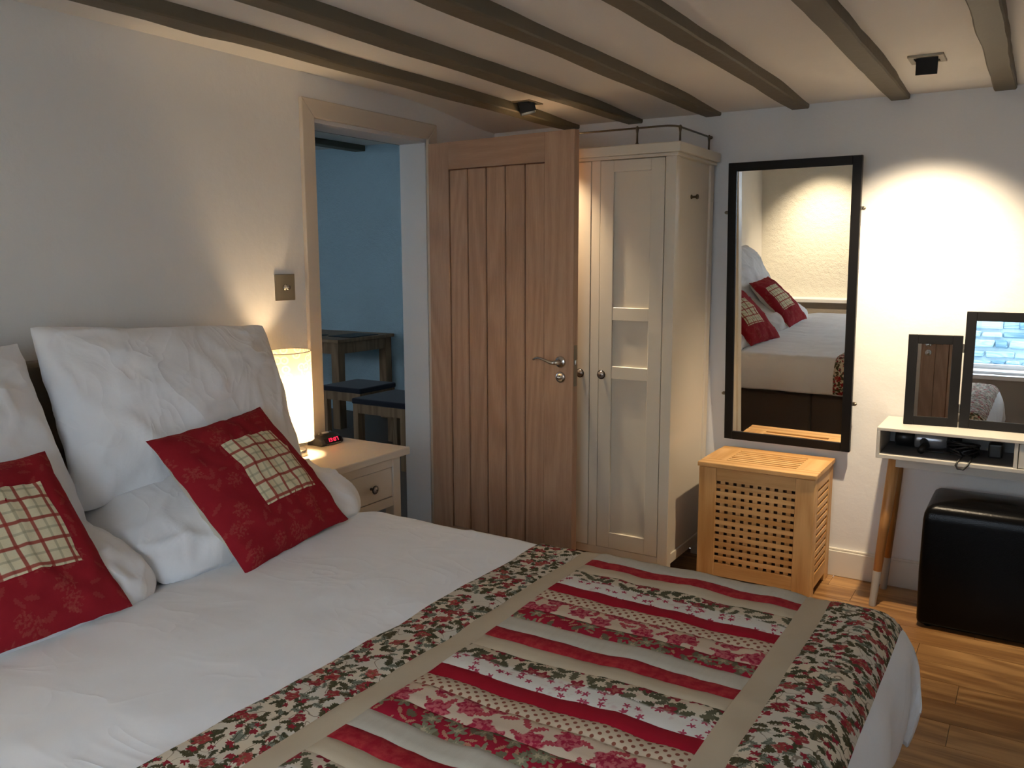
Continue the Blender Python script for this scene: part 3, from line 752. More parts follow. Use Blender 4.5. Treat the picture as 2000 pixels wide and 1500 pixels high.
def pillow(label, c, xdir, ydir, w, h, t, seed, pinch=0.05, rc=0.0, n=64, bend=0.0, sag=0.0):
    mtx = frame_mtx(c, xdir, ydir)
    mb = MB()
    for side in (1, -1):
        o = len(mb.v)
        for j in range(n):
            for i in range(n):
                # denser towards the hems
                u = math.sin((2 * i / (n - 1) - 1) * PI / 2 * 0.98) / math.sin(PI / 2 * 0.98); v = math.sin((2 * j / (n - 1) - 1) * PI / 2 * 0.98) / math.sin(PI / 2 * 0.98)
                q = pillow_pt(u, v, side, w, h, t, pinch, seed, 0.55, 1.0, sag, rc)
                q.z += bend * (u * u) - 0.25 * rc * (u * u * v * v) ** 2 * (1 if v < 0 else .4)
                mb.v.append(tuple(mtx @ q))
        for j in range(n - 1):
            for i in range(n - 1):
                f = [o + j * n + i, o + j * n + i + 1, o + (j + 1) * n + i + 1, o + (j + 1) * n + i]
                mb.f.append(f if side > 0 else f[::-1])
    ob = single('pillow', mb, 'linen', label, 'pillow', tuple(c), smooth=True, recalc=False, group='white pillows on the bed')
    bm = bmesh.new(); bm.from_mesh(ob.data); bmesh.ops.remove_doubles(bm, verts=bm.verts, dist=0.0015); bm.to_mesh(ob.data); bm.free()
    return ob
# flat lower pillows, then the upper ones leaning on the headboard
pillow('white pillow lying flat under the far leaning pillow, beside the bedside table', (0.295, -2.235, 0.680), (0, 1, 0.0), (-1, 0, 0.24), 0.85, 0.52, 0.26, 1.3, 0.03, 0.16)
pillow('white pillow lying flat on the near half of the bed, under a leaning pillow', (0.330, -3.06, 0.680), (0, 1, 0.0), (-1, 0, 0.24), 0.87, 0.54, 0.26, 4.1, 0.03, 0.16)
pillow('plump white pillow leaning on the headboard next to the lit lamp', (0.115, -2.232, 0.975), (0, 1, -0.065), (-0.20, 0, 0.46), 0.86, 0.55, 0.26, 7.7, 0.06, 0.03)
pillow('plump white pillow leaning on the headboard at the left edge of the photo', (0.140, -3.085, 0.960), (0, 1, 0.02), (-0.24, 0, 0.44), 0.86, 0.55, 0.26, 9.2, 0.06, 0.03)

def cushion(label, c, xdir, ydir, s, t, seed):
    mtx = frame_mtx(c, xdir, ydir)
    root = thing('cushion', label, 'cushion', c, mtx.to_euler(), group='red patchwork cushions on the bed')
    n = 30
    for side, mat, nm in ((1, 'c_red', 'cushion_cover'), (-1, 'cush_back', 'cushion_back')):
        mb = MB(); uvs = []
        for j in range(n):
            for i in range(n):
                u = 2 * i / (n - 1) - 1; v = 2 * j / (n - 1) - 1
                q = pillow_pt(u, v, side, s, s, t, 0.035, seed, 0.5, 0.6)
                mb.v.append(tuple(q)); uvs.append((u * s / 2, v * s / 2))
        for j in range(n - 1):
            for i in range(n - 1):
                f = [j * n + i, j * n + i + 1, (j + 1) * n + i + 1, (j + 1) * n + i]
                mb.f.append(f if side > 0 else f[::-1])
        o = mk(nm, mb, mat, root, smooth=True, recalc=False, local=True, label='cream cloth back' if side < 0 else None)
        ul = o.data.uv_layers.new(name='UVMap')
        for lp in o.data.loops: ul.data[lp.index].uv = uvs[lp.vertex_index]
    # plaid patch sewn on the front
    mb = MB(); uvs = []; m_ = 22
    for j in range(m_):
        for i in range(m_):
            a = i / (m_ - 1); b_ = j / (m_ - 1)
            u = -0.30 + 0.98 * a; v = -0.42 + 0.97 * b_
            q = pillow_pt(u, v, 1, s, s, t, 0.035, seed, 0.5, 0.6)
            d = min(a, 1 - a, b_, 1 - b_)
            q.z += 0.0012 + 0.002 * sstep(d / 0.06)
            mb.v.append(tuple(q)); uvs.append((u * s / 2, v * s / 2))
    for j in range(m_ - 1):
        for i in range(m_ - 1): mb.f.append([j * m_ + i, j * m_ + i + 1, (j + 1) * m_ + i + 1, (j + 1) * m_ + i])
    o = mk('plaid_patch', mb, 'c_plaid', root, smooth=True, recalc=False, local=True, label='cream and red plaid patch')
    ul = o.data.uv_layers.new(name='UVMap')
    for lp in o.data.loops: ul.data[lp.index].uv = uvs[lp.vertex_index]
    return root
cushion('red cushion with plaid patch leaning against the pillows by the lamp', (0.455, -2.262, 0.778), (-0.06, 0.45, 0.02), (-0.30, 0.03, 0.315), 0.465, 0.13, 2.2)
cushion('red cushion with plaid patch cut off by the left edge of the photo', (0.450, -3.010, 0.785), (0.0, 0.45, 0.0), (-0.30, 0, 0.315), 0.465, 0.13, 5.2)

# ================================================================== BEDSIDE TABLE, LAMP, CLOCK, SWITCH
NX0, NX1, NY0, NY1, NZ = XA + .025, 0.250, -1.722, -1.275, 0.675
nt_ = thing('bedside_table', 'cream painted bedside table with one drawer beside the bed', 'bedside table', ((NX0 + NX1) / 2, (NY0 + NY1) / 2, 0))
mk('table_top', MB().box(NX0, NX1, NY0, NY1, NZ - 0.030, NZ), 'night', nt_, bevel=0.004)
NB0, NB1, NC0, NC1 = NX0 + .01, 0.232, -1.695, -1.318
for x in (NB0, NB1 - .045):
    for y in (NC0, NC1 - .045):
        mk('leg', MB().box(x, x + .045, y, y + .045, 0, NZ - .03), 'night', nt_, bevel=0.003)
mk('side_panel', MB().box(NB0 + .045, NB1 - .045, NC1 - .035, NC1 - .015, 0.448, NZ - .03), 'night', nt_)
mk('side_panel', MB().box(NB0 + .045, NB1 - .045, NC0 + .015, NC0 + .035, 0.448, NZ - .03), 'night', nt_)
mk('back_panel', MB().box(NB0 + .01, NB0 + .025, NC0 + .045, NC1 - .045, 0.448, NZ - .03), 'night', nt_)
mk('apron', MB().box(NB1 - .028, NB1 - .004, NC0 + .045, NC1 - .045, 0.608, NZ - .03), 'night', nt_)
mk('apron', MB().box(NB1 - .028, NB1 - .004, NC0 + .045, NC1 - .045, 0.448, 0.485), 'night', nt_)
dwr = mk('drawer', MB().box(NB1 - .022, NB1 - .006, NC0 + .0475, NC1 - .0475, 0.4875, 0.6055), 'night', nt_, bevel=0.002)
mk('shelf', MB().box(NB0 + .01, NB1 - .01, NC0 + .02, NC1 - .02, 0.20, 0.22), 'night', nt_)
def flower_knob(parent, pos, axis_m, r=0.0155):
    """openwork six-petal knob on a short stem; local +Z points out of the furniture"""
    mtx = T(*pos) @ axis_m
    k = mk('knob', MB().lathe([(0.006, 0), (0.005, 0.012), (0.004, 0.016), (r * .9, 0.018), (r, 0.022), (r * 0.8, 0.028), (r * .3, 0.0305), (0.0005, 0.031)], 24, mtx), 'pearl', parent, smooth=True, label='dark flower-shaped knob')
    cage = MB()
    for i in range(6):
        a = i * PI / 3; cx, cy = 0.60 * r * math.cos(a), 0.60 * r * math.sin(a)
        pts = [(cx + 0.32 * r * math.cos(t), cy + 0.32 * r * math.sin(t), 0.0292 - 0.006 * ((cx + 0.32 * r * math.cos(t)) ** 2 + (cy + 0.32 * r * math.sin(t)) ** 2) / r / r) for t in [2 * PI * q / 10 for q in range(11)]]
        cage.tube(pts, 0.0016, 5, mtx)
    cage.tube([(r * math.cos(t), r * math.sin(t), 0.0225) for t in [2 * PI * q / 20 for q in range(21)]], 0.002, 6, mtx)
    cage.lathe([(0.0035, 0.029), (0.003, 0.033), (0.0005, 0.034)], 8, mtx)
    mk('petals', cage, 'iron', k, smooth=True)
    return k
flower_knob(dwr, (NB1 - .006, -1.492, 0.545), R(PI / 2, 'Y'))

LX, LY = -0.040, -1.632
lamp = thing('table_lamp', 'lit cylindrical table lamp with printed shade on the bedside table', 'lamp', (LX, LY, NZ))
mk('lamp_base', MB().lathe([(0.050, 0), (0.0515, 0.002), (0.0515, 0.022), (0.049, 0.0245), (0.008, 0.026)], 40, T(LX, LY, NZ)), 'chrome', lamp, smooth=True, bevel=0.001)
mk('stem', MB().lathe([(0.007, 0.024), (0.007, 0.15)], 16, T(LX, LY, NZ)), 'chrome', lamp, smooth=True)
RS, S0, S1 = 0.086, 0.062, 0.408
sh = MB(); nn = 64; uvs = []
for k, z in enumerate((S0, (S0 + S1) / 2, S1)):
    for i in range(nn + 1):
        a = 2 * PI * i / nn; rz = RS - .004 + 0.004 * k; sh.v.append((LX + rz * math.cos(a), LY + rz * math.sin(a), NZ + z)); uvs.append((a * RS, z))
for k in range(2):
    for i in range(nn): sh.f.append([k * (nn + 1) + i, k * (nn + 1) + i + 1, (k + 1) * (nn + 1) + i + 1, (k + 1) * (nn + 1) + i])
so = mk('lamp_shade', sh, 'shade', lamp, smooth=True, recalc=False, label='glowing cylindrical shade with circle print')
so.rotation_euler = (0.035, 0, 0)
ul = so.data.uv_layers.new(name='UVMap')
for lp in so.data.loops: ul.data[lp.index].uv = uvs[lp.vertex_index]
for z, rr_ in ((S0, RS - .004), (S1, RS + .004)):
    mk('shade_rim', MB().tube([(LX + rr_ * math.cos(t), LY + rr_ * math.sin(t), NZ + z) for t in [2 * PI * q / 48 for q in range(49)]], 0.0014, 6), 'brass', so, smooth=True)
mk('bulb', MB().lathe([(0.012, 0.15), (0.014, 0.165), (0.028, 0.195), (0.030, 0.215), (0.020, 0.238), (0.002, 0.246)], 20, T(LX, LY, NZ)), 'bulb', lamp, smooth=True)
pl = bpy.data.lights.new('lamp_bulb_light', 'POINT'); pl.energy = 40.0; pl.color = (1.0, 0.72, 0.42); pl.shadow_soft_size = 0.034
po = bpy.data.objects.new('lamp_bulb_light', pl); COL.objects.link(po); po.location = (LX, LY, NZ + 0.205)

# alarm clock: rounded black case, red digits facing into the room (+x)
CX, CY0, CY1, CZ = -0.050, -1.468, -1.345, NZ
ck = thing('alarm_clock', 'small black digital alarm clock showing red digits on the bedside table', 'clock', (CX - .04, (CY0 + CY1) / 2, CZ))
prof = [(0.0, 0.0), (0.006, 0.010), (-0.002, 0.030), (-0.022, 0.045), (-0.045, 0.048), (-0.070, 0.040), (-0.085, 0.020), (-0.085, 0.0)]
body = MB(); ns = 9
for i in range(ns):
    t = i / (ns - 1); e = 1 - 0.28 * abs(2 * t - 1) ** 3
    for px, pz in prof: body.v.append((CX - .04 + (px + .04) * (0.86 + .14 * e), CY0 + (CY1 - CY0) * t, CZ + pz * e))
for i in range(ns - 1):
    for j in range(8): body.f.append([i * 8 + j, i * 8 + (j + 1) % 8, (i + 1) * 8 + (j + 1) % 8, (i + 1) * 8 + j])
body.f.append(list(range(8))); body.f.append([(ns - 1) * 8 + j for j in range(8)][::-1])
mk('clock_case', body, 'black', ck, bevel=0.003, smooth=False)
# display plate lies on the sloped front between profile points 1 and 2
p1 = Vector((CX + 0.006, 0, CZ + 0.010)); p2 = Vector((CX - 0.002, 0, CZ + 0.030)); up = (p2 - p1).normalized(); nrm = Vector((up.z, 0, -up.x))
dm = Matrix((Vector((0, 1, 0)), up, nrm)).transposed().to_4x4(); dm.translation = p1 + Vector((0, (CY0 + CY1) / 2, 0)) + nrm * 0.0006
dsp = mk('clock_display', MB().box(-0.046, 0.046, 0.001, 0.021, -0.002, 0.0006, dm), 'smoke', ck)
SEGS = {'1': 'bc', '3': 'abgcd', '0': 'abcdef', '7': 'abc'}
def digit(mb, ch, x, y, w, h, th):
    S = {'a': (x, x + w, y + h - th, y + h), 'g': (x, x + w, y + h / 2 - th / 2, y + h / 2 + th / 2), 'd': (x, x + w, y, y + th), 'b': (x + w - th, x + w, y + h / 2, y + h), 'c': (x + w - th, x + w, y, y + h / 2), 'f': (x, x + th, y + h / 2, y + h), 'e': (x, x + th, y, y + h / 2)}
    for s in SEGS[ch]: a = S[s]; mb.box(a[0], a[1], a[2], a[3], 0.0006, 0.0014, dm)
dg = MB()
for ch, x in (('1', -0.030), ('3', -0.016), ('0', 0.006), ('7', 0.020)): digit(dg, ch, x, 0.005, 0.010, 0.0145, 0.0022)
dg.box(0.0, 0.0022, 0.008, 0.0105, .0006, .0014, dm).box(0.0, 0.0022, 0.014, 0.0165, .0006, .0014, dm)
mk('clock_digits', dg, 'led', dsp, label='glowing red 13:07')
pm = MB()
for i in range(11): pm.box(-0.04 + i * .0075, -0.0365 + i * .0075, -0.0052, -0.0040, -.0012, .0010, dm)
mk('printed_scale', pm, 'white_print', ck)
mk('snooze_button', MB().lathe([(0.012, 0), (0.012, 0.003), (0.009, 0.0045)], 20, T(CX - .034, (CY0 + CY1) / 2 - .005, CZ + .0455) @ Matrix.Diagonal((1, 1.5, 1, 1))), 'silverp', ck, smooth=True)
for yy in (-0.036, 0.03): mk('button', MB().lathe([(0.004, 0), (0.004, 0.004)], 12, T(CX - .04, (CY0 + CY1) / 2 + yy, CZ + .0435)), 'silverp', ck)

sw = thing('dimmer_switch', 'square antique-nickel dimmer switch on the wall beside the door frame', 'light switch', (XA, -1.531, 1.270))
mk('switch_plate', MB().box(XA, XA + .006, -1.582, -1.480, 1.268, 1.371), 'nickel', sw, bevel=0.002)
mk('dimmer_knob', MB().lathe([(0.013, 0), (0.0125, 0.004), (0.009, 0.006), (0.0095, 0.018), (0.0085, 0.020)], 24, T(XA + .006, -1.531, 1.319) @ R(PI / 2, 'Y')), 'chrome', sw, smooth=True)

# ================================================================== WARDROBE
WL, WR, WF, WB = 0.322, 1.060, -0.500, -0.022
wr = thing('wardrobe', 'cream painted two-door wardrobe with a metal gallery rail on top', 'wardrobe', ((WL + WR) / 2, (WF + WB) / 2, 0))
for x in (WL, WR - .047):
    for y in (WF, WB - .045): mk('corner_post', MB().box(x, x + .047, y, y + .045, 0, 1.862), 'cream', wr, bevel=0.002)
for x0, x1 in ((WL + .010, WL + .024), (WR - .024, WR - .010)):
    mk('side_panel', MB().box(x0, x1, WF + .045, WB - .045, 0.10, 1.862), 'cream', wr)
for x0, x1 in ((WL + .004, WL + .026), (WR - .026, WR - .003)):
    mk('side_rail', MB().box(x0, x1, WF + .045, WB - .045, 0.074, 0.118), 'cream', wr, bevel=0.002)
mk('back_panel', MB().box(WL + .02, WR - .02, WB - .012, WB, 0.09, 1.862), 'cream', wr)
mk('bottom_rail', MB().box(WL + .047, WR - .047, WF + .002, WF + .026, 0.074, 0.110), 'cream', wr, bevel=0.002)
mk('floor_panel', MB().box(WL + .047, WR - .047, WF + .026, WB - .02, 0.085, 0.105), 'cream', wr)
mk('centre_stile', MB().box(0.670, 0.712, WF + .0015, WF + .024, 0.110, 1.862), 'cream', wr, bevel=0.0015)
mk('cornice', MB().box(WL - .027, WR + .027, WF - .030, WB + .002, 1.862, 1.903), 'cream', wr, bevel=0.004)
mk('cornice_moulding', MB().box(WL - .012, WR + .012, WF - .014, WB, 1.848, 1.862), 'cream', wr, bevel=0.003)
for x0, x1, kx in ((WL + .0495, 0.6675, 0.632), (0.7145, WR - .0495, 0.738)):
    z0, z1 = 0.1125, 1.8455
    iL, iR = x0 + .062, x1 - .062
    d = mk('wardrobe_door', MB().box(iL - .002, iR + .002, WF + .012, WF + .018, z0, z1), 'cream', wr)
    fb = lambda nm, a, b_, c, e, f=0.0: mk(nm, MB().box(a, b_, WF + f, WF + .022, c, e), 'cream', d, bevel=0.0012, seg=1)
    fb('door_stile', x0, iL, z0, z1); fb('door_stile', iR, x1, z0, z1)
    fb('door_rail', iL, iR, z0, 0.185); fb('door_rail', iL, iR, 1.797, z1)
    fb('door_rail', iL, iR, 0.897, 0.953, 0.001); fb('door_rail', iL, iR, 1.158, 1.214, 0.001)
    flower_knob(d, (kx, WF, 0.916), R(PI / 2, 'X'), 0.0185)
gz = 1.972; gx = WR - .012; gy = WF + .004
arc = [(gx - .055 + .055 * math.sin(t), gy + .055 - .055 * math.cos(t), gz) for t in [PI / 2 * q / 8 for q in range(9)]]
gal = mk('gallery_rail', MB().tube([(WL - .01, gy, gz)] + arc + [(gx, -0.050, gz)], 0.0042, 10).lathe([(0.001, -.008), (0.007, -.004), (0.007, .004), (0.001, .008)], 12, T(gx, -0.048, gz)), 'brass', wr, smooth=True)
for x, y in ((0.47, gy), (0.88, gy), (gx, gy + .06), (gx, -0.075)):
    mk('gallery_post', MB().lathe([(0.008, 1.903), (0.008, 1.908), (0.0045, 1.913), (0.004, 1.95), (0.006, 1.964), (0.008, 1.972), (0.004, 1.979), (0.001, 1.981)], 12, T(x, y, 0)), 'brass', gal, smooth=True)
mk('coat_hook', MB().lathe([(0.010, 0), (0.010, 0.003), (0.005, 0.006), (0.005, 0.020), (0.012, 0.026), (0.010, 0.032), (0.002, 0.034)], 16, T(WR - .010, -0.290, 1.693) @ R(PI / 2, 'Y')), 'brass', wr, smooth=True, label='small dark bronze peg')

# ================================================================== WALL MIRROR (hung leaning forward a little)
MWD, MHT = 0.566, 1.266
mtilt = math.radians(2.9); myaw = -0.026
mz = thing('wall_mirror', 'tall black-framed mirror hanging on the wall above the laundry box', 'mirror', (1.151 + MWD / 2, -0.030, 0.584), (mtilt, 0, myaw))
h = MWD / 2; fwid = 0.038
mf = lambda *a: mk('frame_bar', MB().box(*a), 'frame', mz, bevel=0.002, local=True)
mf(-h, -h + fwid, -.012, .012, 0, MHT); mf(h - fwid, h, -.012, .012, 0, MHT)
mf(-h + fwid, h - fwid, -.012, .012, 0, fwid); mf(-h + fwid, h - fwid, -.012, .012, MHT - fwid, MHT)
mk('mirror_glass', MB().box(-h + fwid - .003, h - fwid + .003, -.004, .002, fwid - .003, MHT - fwid + .003), 'glass', mz, local=True)
mk('mirror_back', MB().box(-h + .01, h - .01, .0025, .011, .01, MHT - .01), 'frame', mz, local=True)
for sx, z in ((-1, 1.050), (1, 1.050), (-1, 0.215), (1, 0.215)):
    mk('mirror_clip', MB().box(-.012 if sx > 0 else -.004, .004 if sx > 0 else .012, -.002, .003, -.008, .008, T(sx * (h + .008), 0.004, z)).lathe([(0.007, -.004), (0.007, .002), (0.003, .005)], 14, T(sx * (h + .012), 0.002, z) @ R(PI / 2, 'X')), 'nickel', mz, local=True)

# ================================================================== LAUNDRY BOX (slatted)
HX0, HX1, HY0, HY1, HZ_ = 1.160, 1.652, -0.398, -0.040, 0.548
hm = thing('laundry_box', 'light wooden laundry box with lattice sides and lid under the tall mirror', 'laundry box', ((HX0 + HX1) / 2, (HY0 + HY1) / 2, 0))
zt = HZ_ - .022
cp = 0.078; sp = 0.052
for x0, x1 in ((HX0, HX0 + cp), (HX1 - cp, HX1)):
    mk('corner_board', MB().box(x0, x1, HY0, HY0 + .020, 0, zt), 'birch_z', hm, bevel=0.003)
    mk('corner_board', MB().box(x0, x1, HY1 - .020, HY1, 0, zt), 'birch_z', hm, bevel=0.003)
for xs in (HX0, HX1 - .020):
    for y0, y1 in ((HY0 + .020, HY0 + .020 + sp), (HY1 - .020 - sp, HY1 - .020)):
        mk('side_board', MB().box(xs, xs + .020, y0, y1, 0, zt), 'birch_z', hm, bevel=0.003)
lz0, lz1 = 0.098, 0.470
for yf in (HY0 + .001, HY1 - .019):
    mk('rail', MB().box(HX0 + cp, HX1 - cp, yf, yf + .018, lz1, zt), 'birch_x', hm)
    mk('rail', MB().box(HX0 + cp, HX1 - cp, yf, yf + .018, 0.040, lz0), 'birch_x', hm)
for xf in (HX0 + .001, HX1 - .019):
    mk('rail', MB().box(xf, xf + .018, HY0 + .02 + sp, HY1 - .02 - sp, lz1, zt), 'birch_y', hm)
    mk('rail', MB().box(xf, xf + .018, HY0 + .02 + sp, HY1 - .02 - sp, 0.040, lz0), 'birch_y', hm)
nh = 11; pit_ = (lz1 - lz0) / (nh + 0.45); sl = pit_ * 0.58
for i in range(nh):
    z = lz0 + pit_ * (i + 0.45)
    mk('slat', MB().box(HX0 + cp, HX1 - cp, HY0 + .0025, HY0 + .0080, z, z + sl), 'birch_x', hm)
    mk('slat', MB().box(HX1 - .0080, HX1 - .0025, HY0 + .02 + sp, HY1 - .02 - sp, z, z + sl), 'birch_y', hm)
nv = 9; pv = (HX1 - HX0 - 2 * cp) / (nv + 0.5)
for i in range(nv):
    x = HX0 + cp + pv * (i + 0.5)
    mk('slat', MB().box(x, x + pv * .56, HY0 + .0075, HY0 + .013, lz0, lz1), 'birch_z', hm)
nv2 = 7; pv2 = (HY1 - HY0 - .04 - 2 * sp) / (nv2 + .5)
for i in range(nv2):
    y = HY0 + .02 + sp + pv2 * (i + .5)
    mk('slat', MB().box(HX1 - .013, HX1 - .0075, y, y + pv2 * .56, lz0, lz1), 'birch_z', hm)
mk('laundry_bag', MB().box(HX0 + .03, HX1 - .03, HY0 + .045, HY1 - .03, 0.06, zt - .02), 'bag', hm, bevel=0.01)
mk('bottom_board', MB().box(HX0 + .02, HX1 - .02, HY0 + .02, HY1 - .02, 0.045, 0.056), 'birch_x', hm)
lid = mk('lid', MB().box(HX0 - .006, HX1 + .006, HY0 - .006, HY0 + .075, zt + .002, HZ_).box(HX0 - .006, HX1 + .006, HY1 - .06, HY1 + .004, zt + .002, HZ_), 'birch_x', hm, bevel=0.003)
mk('lid_end', MB().box(HX0 - .006, HX0 + .095, HY0 + .075, HY1 - .06, zt + .002, HZ_), 'birch_y', lid)
mk('lid_end', MB().box(HX1 - .095, HX1 + .006, HY0 + .075, HY1 - .06, zt + .002, HZ_), 'birch_y', lid)
ny = 6; py = (HY1 - .06 - HY0 - .075) / (ny + .5)
for i in range(ny):
    y = HY0 + .075 + py * (i + .5)
    mk('lid_slat', MB().box(HX0 + .095, HX1 - .095, y, y + py * .56, HZ_ - .010, HZ_ - .002), 'birch_x', lid)
nx_ = 10; px_ = (HX1 - HX0 - .19) / (nx_ + .5)
for i in range(nx_):
    x = HX0 + .095 + px_ * (i + .5)
    mk('lid_slat', MB().box(x, x + px_ * .56, HY0 + .075, HY1 - .06, HZ_ - .018, HZ_ - .010), 'birch_y', lid)

# ================================================================== DRESSING TABLE
DX0, DX1, DY0, DY1, DZ1, DZ0 = 1.862, 2.90, -0.312, -0.020, 0.757, 0.632
dk = thing('dressing_table', 'narrow dove-grey dressing table with open niche and splayed oak legs', 'desk', ((DX0 + DX1) / 2, (DY0 + DY1) / 2, 0))
pt = 0.013
mk('desk_top', MB().box(DX0, DX1, DY0, DY1, DZ1 - pt, DZ1), 'grey', dk, bevel=0.002)
mk('desk_bottom', MB().box(DX0, DX1, DY0, DY1, DZ0, DZ0 + pt + .003), 'grey', dk, bevel=0.002)
mk('desk_side', MB().box(DX0, DX0 + pt, DY0, DY1, DZ0 + pt, DZ1 - pt), 'grey', dk, bevel=0.002)
mk('desk_side', MB().box(DX1 - pt, DX1, DY0, DY1, DZ0 + pt, DZ1 - pt), 'grey', dk, bevel=0.002)
mk('desk_divider', MB().box(2.340, 2.353, DY0 + .004, DY1 - .01, DZ0 + pt, DZ1 - pt), 'grey', dk, bevel=0.001)
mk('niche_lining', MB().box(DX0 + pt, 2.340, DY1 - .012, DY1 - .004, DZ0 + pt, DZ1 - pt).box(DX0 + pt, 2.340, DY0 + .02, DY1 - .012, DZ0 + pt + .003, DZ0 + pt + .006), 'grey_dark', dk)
mk('desk_drawer', MB().box(2.356, DX1 - pt - .003, DY0 + .006, DY0 + .022, DZ0 + pt + .005, DZ1 - pt - .002), 'grey', dk, bevel=0.0015)
mk('under_frame', MB().box(DX0 + .07, DX1 - .07, DY0 + .05, DY0 + .068, DZ0 - .040, DZ0).box(DX0 + .07, DX1 - .07, DY1 - .068, DY1 - .05, DZ0 - .040, DZ0), 'grey', dk)
for (xt, yt), (xf, yf) in (((1.925, -0.235), (1.880, -0.285)), ((1.925, -0.100), (1.890, -0.062)), ((2.835, -0.235), (2.88, -0.285)), ((2.835, -0.100), (2.87, -0.062))):
    a = Vector((xf, yf, 0)); b_ = Vector((xt, yt, DZ0)); mid = a.lerp(b_, 0.235)
    lg = mk('leg', MB().tube([mid, a.lerp(b_, .6), b_], [0.0165, 0.021, 0.023], 20), 'leg_oak', dk, smooth=True)
    mk('leg_sock', MB().tube([a, mid], [0.0135, 0.0168], 20), 'sock', lg, smooth=False)

# folding mirror standing on it
tf = thing('triple_mirror', 'black-framed folding dressing mirror standing on the grey dressing table', 'mirror', (2.340, -0.150, DZ1))
def panel(x0, x1, z1, fwd, mtx, nm):
    f = mk('mirror_frame', MB().box(x0, x0 + fwd, -.009, .009, 0, z1, mtx).box(x1 - fwd, x1, -.009, .009, 0, z1, mtx).box(x0 + fwd, x1 - fwd, -.009, .009, 0, fwd, mtx).box(x0 + fwd, x1 - fwd, -.009, .009, z1 - fwd, z1, mtx), 'frame2', tf, local=True, bevel=0.0015)
    mk('mirror_glass', MB().box(x0 + fwd - .002, x1 - fwd + .002, -.005, .001, fwd - .002, z1 - fwd + .002, mtx), 'glass', f, local=True)
    mk('mirror_back', MB().box(x0 + .004, x1 - .004, .0015, .0085, .004, z1 - .004, mtx), 'frame2', f, local=True)
CWD = 0.400
ctilt = T(0, 0, 0) @ R(math.radians(-1.0), 'X')
panel(-CWD / 2, CWD / 2, 0.462, 0.036, ctilt, 'c')
WA = math.radians(-8.3)
panel(-0.200, -0.004, 0.366, 0.036, T(-CWD / 2 - .002, 0.0, 0) @ R(-WA, 'Z') @ ctilt, 'l')
panel(0.004, 0.200, 0.366, 0.036, T(CWD / 2 + .002, 0.0, 0) @ R(WA, 'Z') @ ctilt, 'r')
for sx in (-1, 1):
    for z in (0.06, 0.30): mk('hinge', MB().lathe([(0.003, z), (0.003, z + .035)], 8, T(sx * (CWD / 2 + .002), -.009, 0)), 'chrome', tf, local=True)

# hair dryer and its cord in the niche
NZ0 = DZ0 + pt + .006
hd = thing('hair_dryer', 'black and silver hair dryer with a tangled cord in the desk niche', 'hair dryer', (2.02, -0.15, NZ0))
hz = NZ0 + .042
mk('barrel', MB().lathe([(0.036, 0), (0.037, 0.01), (0.036, 0.09), (0.028, 0.12)], 24, T(1.985, -0.13, hz) @ R(PI / 2, 'Y')), 'silverp', hd, smooth=True)
mk('air_inlet', MB().lathe([(0.030, -0.075), (0.038, -0.068), (0.038, 0.0)], 24, T(1.985, -0.13, hz) @ R(PI / 2, 'Y')), 'black', hd, smooth=True)
mk('nozzle', MB().lathe([(0.029, 0.118), (0.026, 0.15), (0.020, 0.17)], 20, T(1.985, -0.13, hz) @ R(PI / 2, 'Y')), 'black', hd, smooth=True)
mk('handle', MB().tube([(2.02, -0.16, hz - .005), (2.03, -0.20, NZ0 + .026), (2.02, -0.26, NZ0 + .018)], [0.016, 0.017, 0.013], 14), 'black', hd, smooth=True)
rg = random.Random(5)
pts = [(2.02, -0.26, NZ0 + .018)]
for i in range(90):
    t = i / 89; a = t * 2 * PI * 6.5
    pts.append((2.165 + 0.050 * math.cos(a) * (1 - .25 * math.sin(3 * a)), -0.185 + 0.050 * math.sin(a), NZ0 + .006 + .055 * abs(math.sin(a * .5 + t * 3)) * (.5 + .5 * t)))
pts += [(2.17, -0.25, NZ0 + .01), (2.160, -0.300, NZ0 + .006), (2.150, -0.319, DZ0 + .006), (2.158, -0.322, DZ0 - .006), (2.178, -0.322, DZ0 - .007), (2.192, -0.318, DZ0 + .012), (2.20, -0.29, NZ0 + .008), (2.205, -0.24, NZ0 + .014)]
mk('cord', MB().tube(pts, 0.0036, 7), 'black', hd, smooth=True)
pg = thing('power_plug', 'black power plug and adapter lying in the desk niche', 'plug', (2.27, -0.16, NZ0))
mk('plug_body', MB().box(2.250, 2.300, -0.185, -0.13, NZ0 + .0005, NZ0 + .058), 'black', pg, bevel=0.008, seg=3)
for yy in (-0.172, -0.150): mk('plug_pin', MB().box(2.243, 2.252, yy, yy + .005, NZ0 + .03, NZ0 + .034), 'nickel', pg)

# ================================================================== OTTOMAN
OX0, OX1, OYF, OYB, OZT = 2.058, 2.490, -0.412, -0.060, 0.490
ot = thing('cube_stool', 'black leather cube stool tucked under the dressing table', 'stool', ((OX0 + OX1) / 2, (OYF + OYB) / 2, 0))
sb = MB()
cxm, cym = (OX0 + OX1) / 2, (OYF + OYB) / 2; hx_, hy_ = (OX1 - OX0) / 2, (OYB - OYF) / 2
def rsq(t, hx, hy, r):
    """point on a rounded rectangle, t in 0..1"""
    n = 12; seg_ = []
    for q, (sx, sy) in enumerate(((1, -1), (1, 1), (-1, 1), (-1, -1))):
        for i in range(n + 1):
            a_ = -PI / 2 + q * PI / 2 + PI / 2 * i / n
            seg_.append((sx * (hx - r) + r * math.cos(a_), sy * (hy - r) + r * math.sin(a_)))
    return seg_
prof_ = [(0.010, 0.012), (0.002, 0.020), (0.0, 0.03), (-0.003, 0.22), (0.0, OZT - .06), (0.003, OZT - .035), (0.012, OZT - .014), (0.026, OZT - .003), (0.05, OZT + .003), (0.10, OZT + .010), (0.15, OZT + .013)]
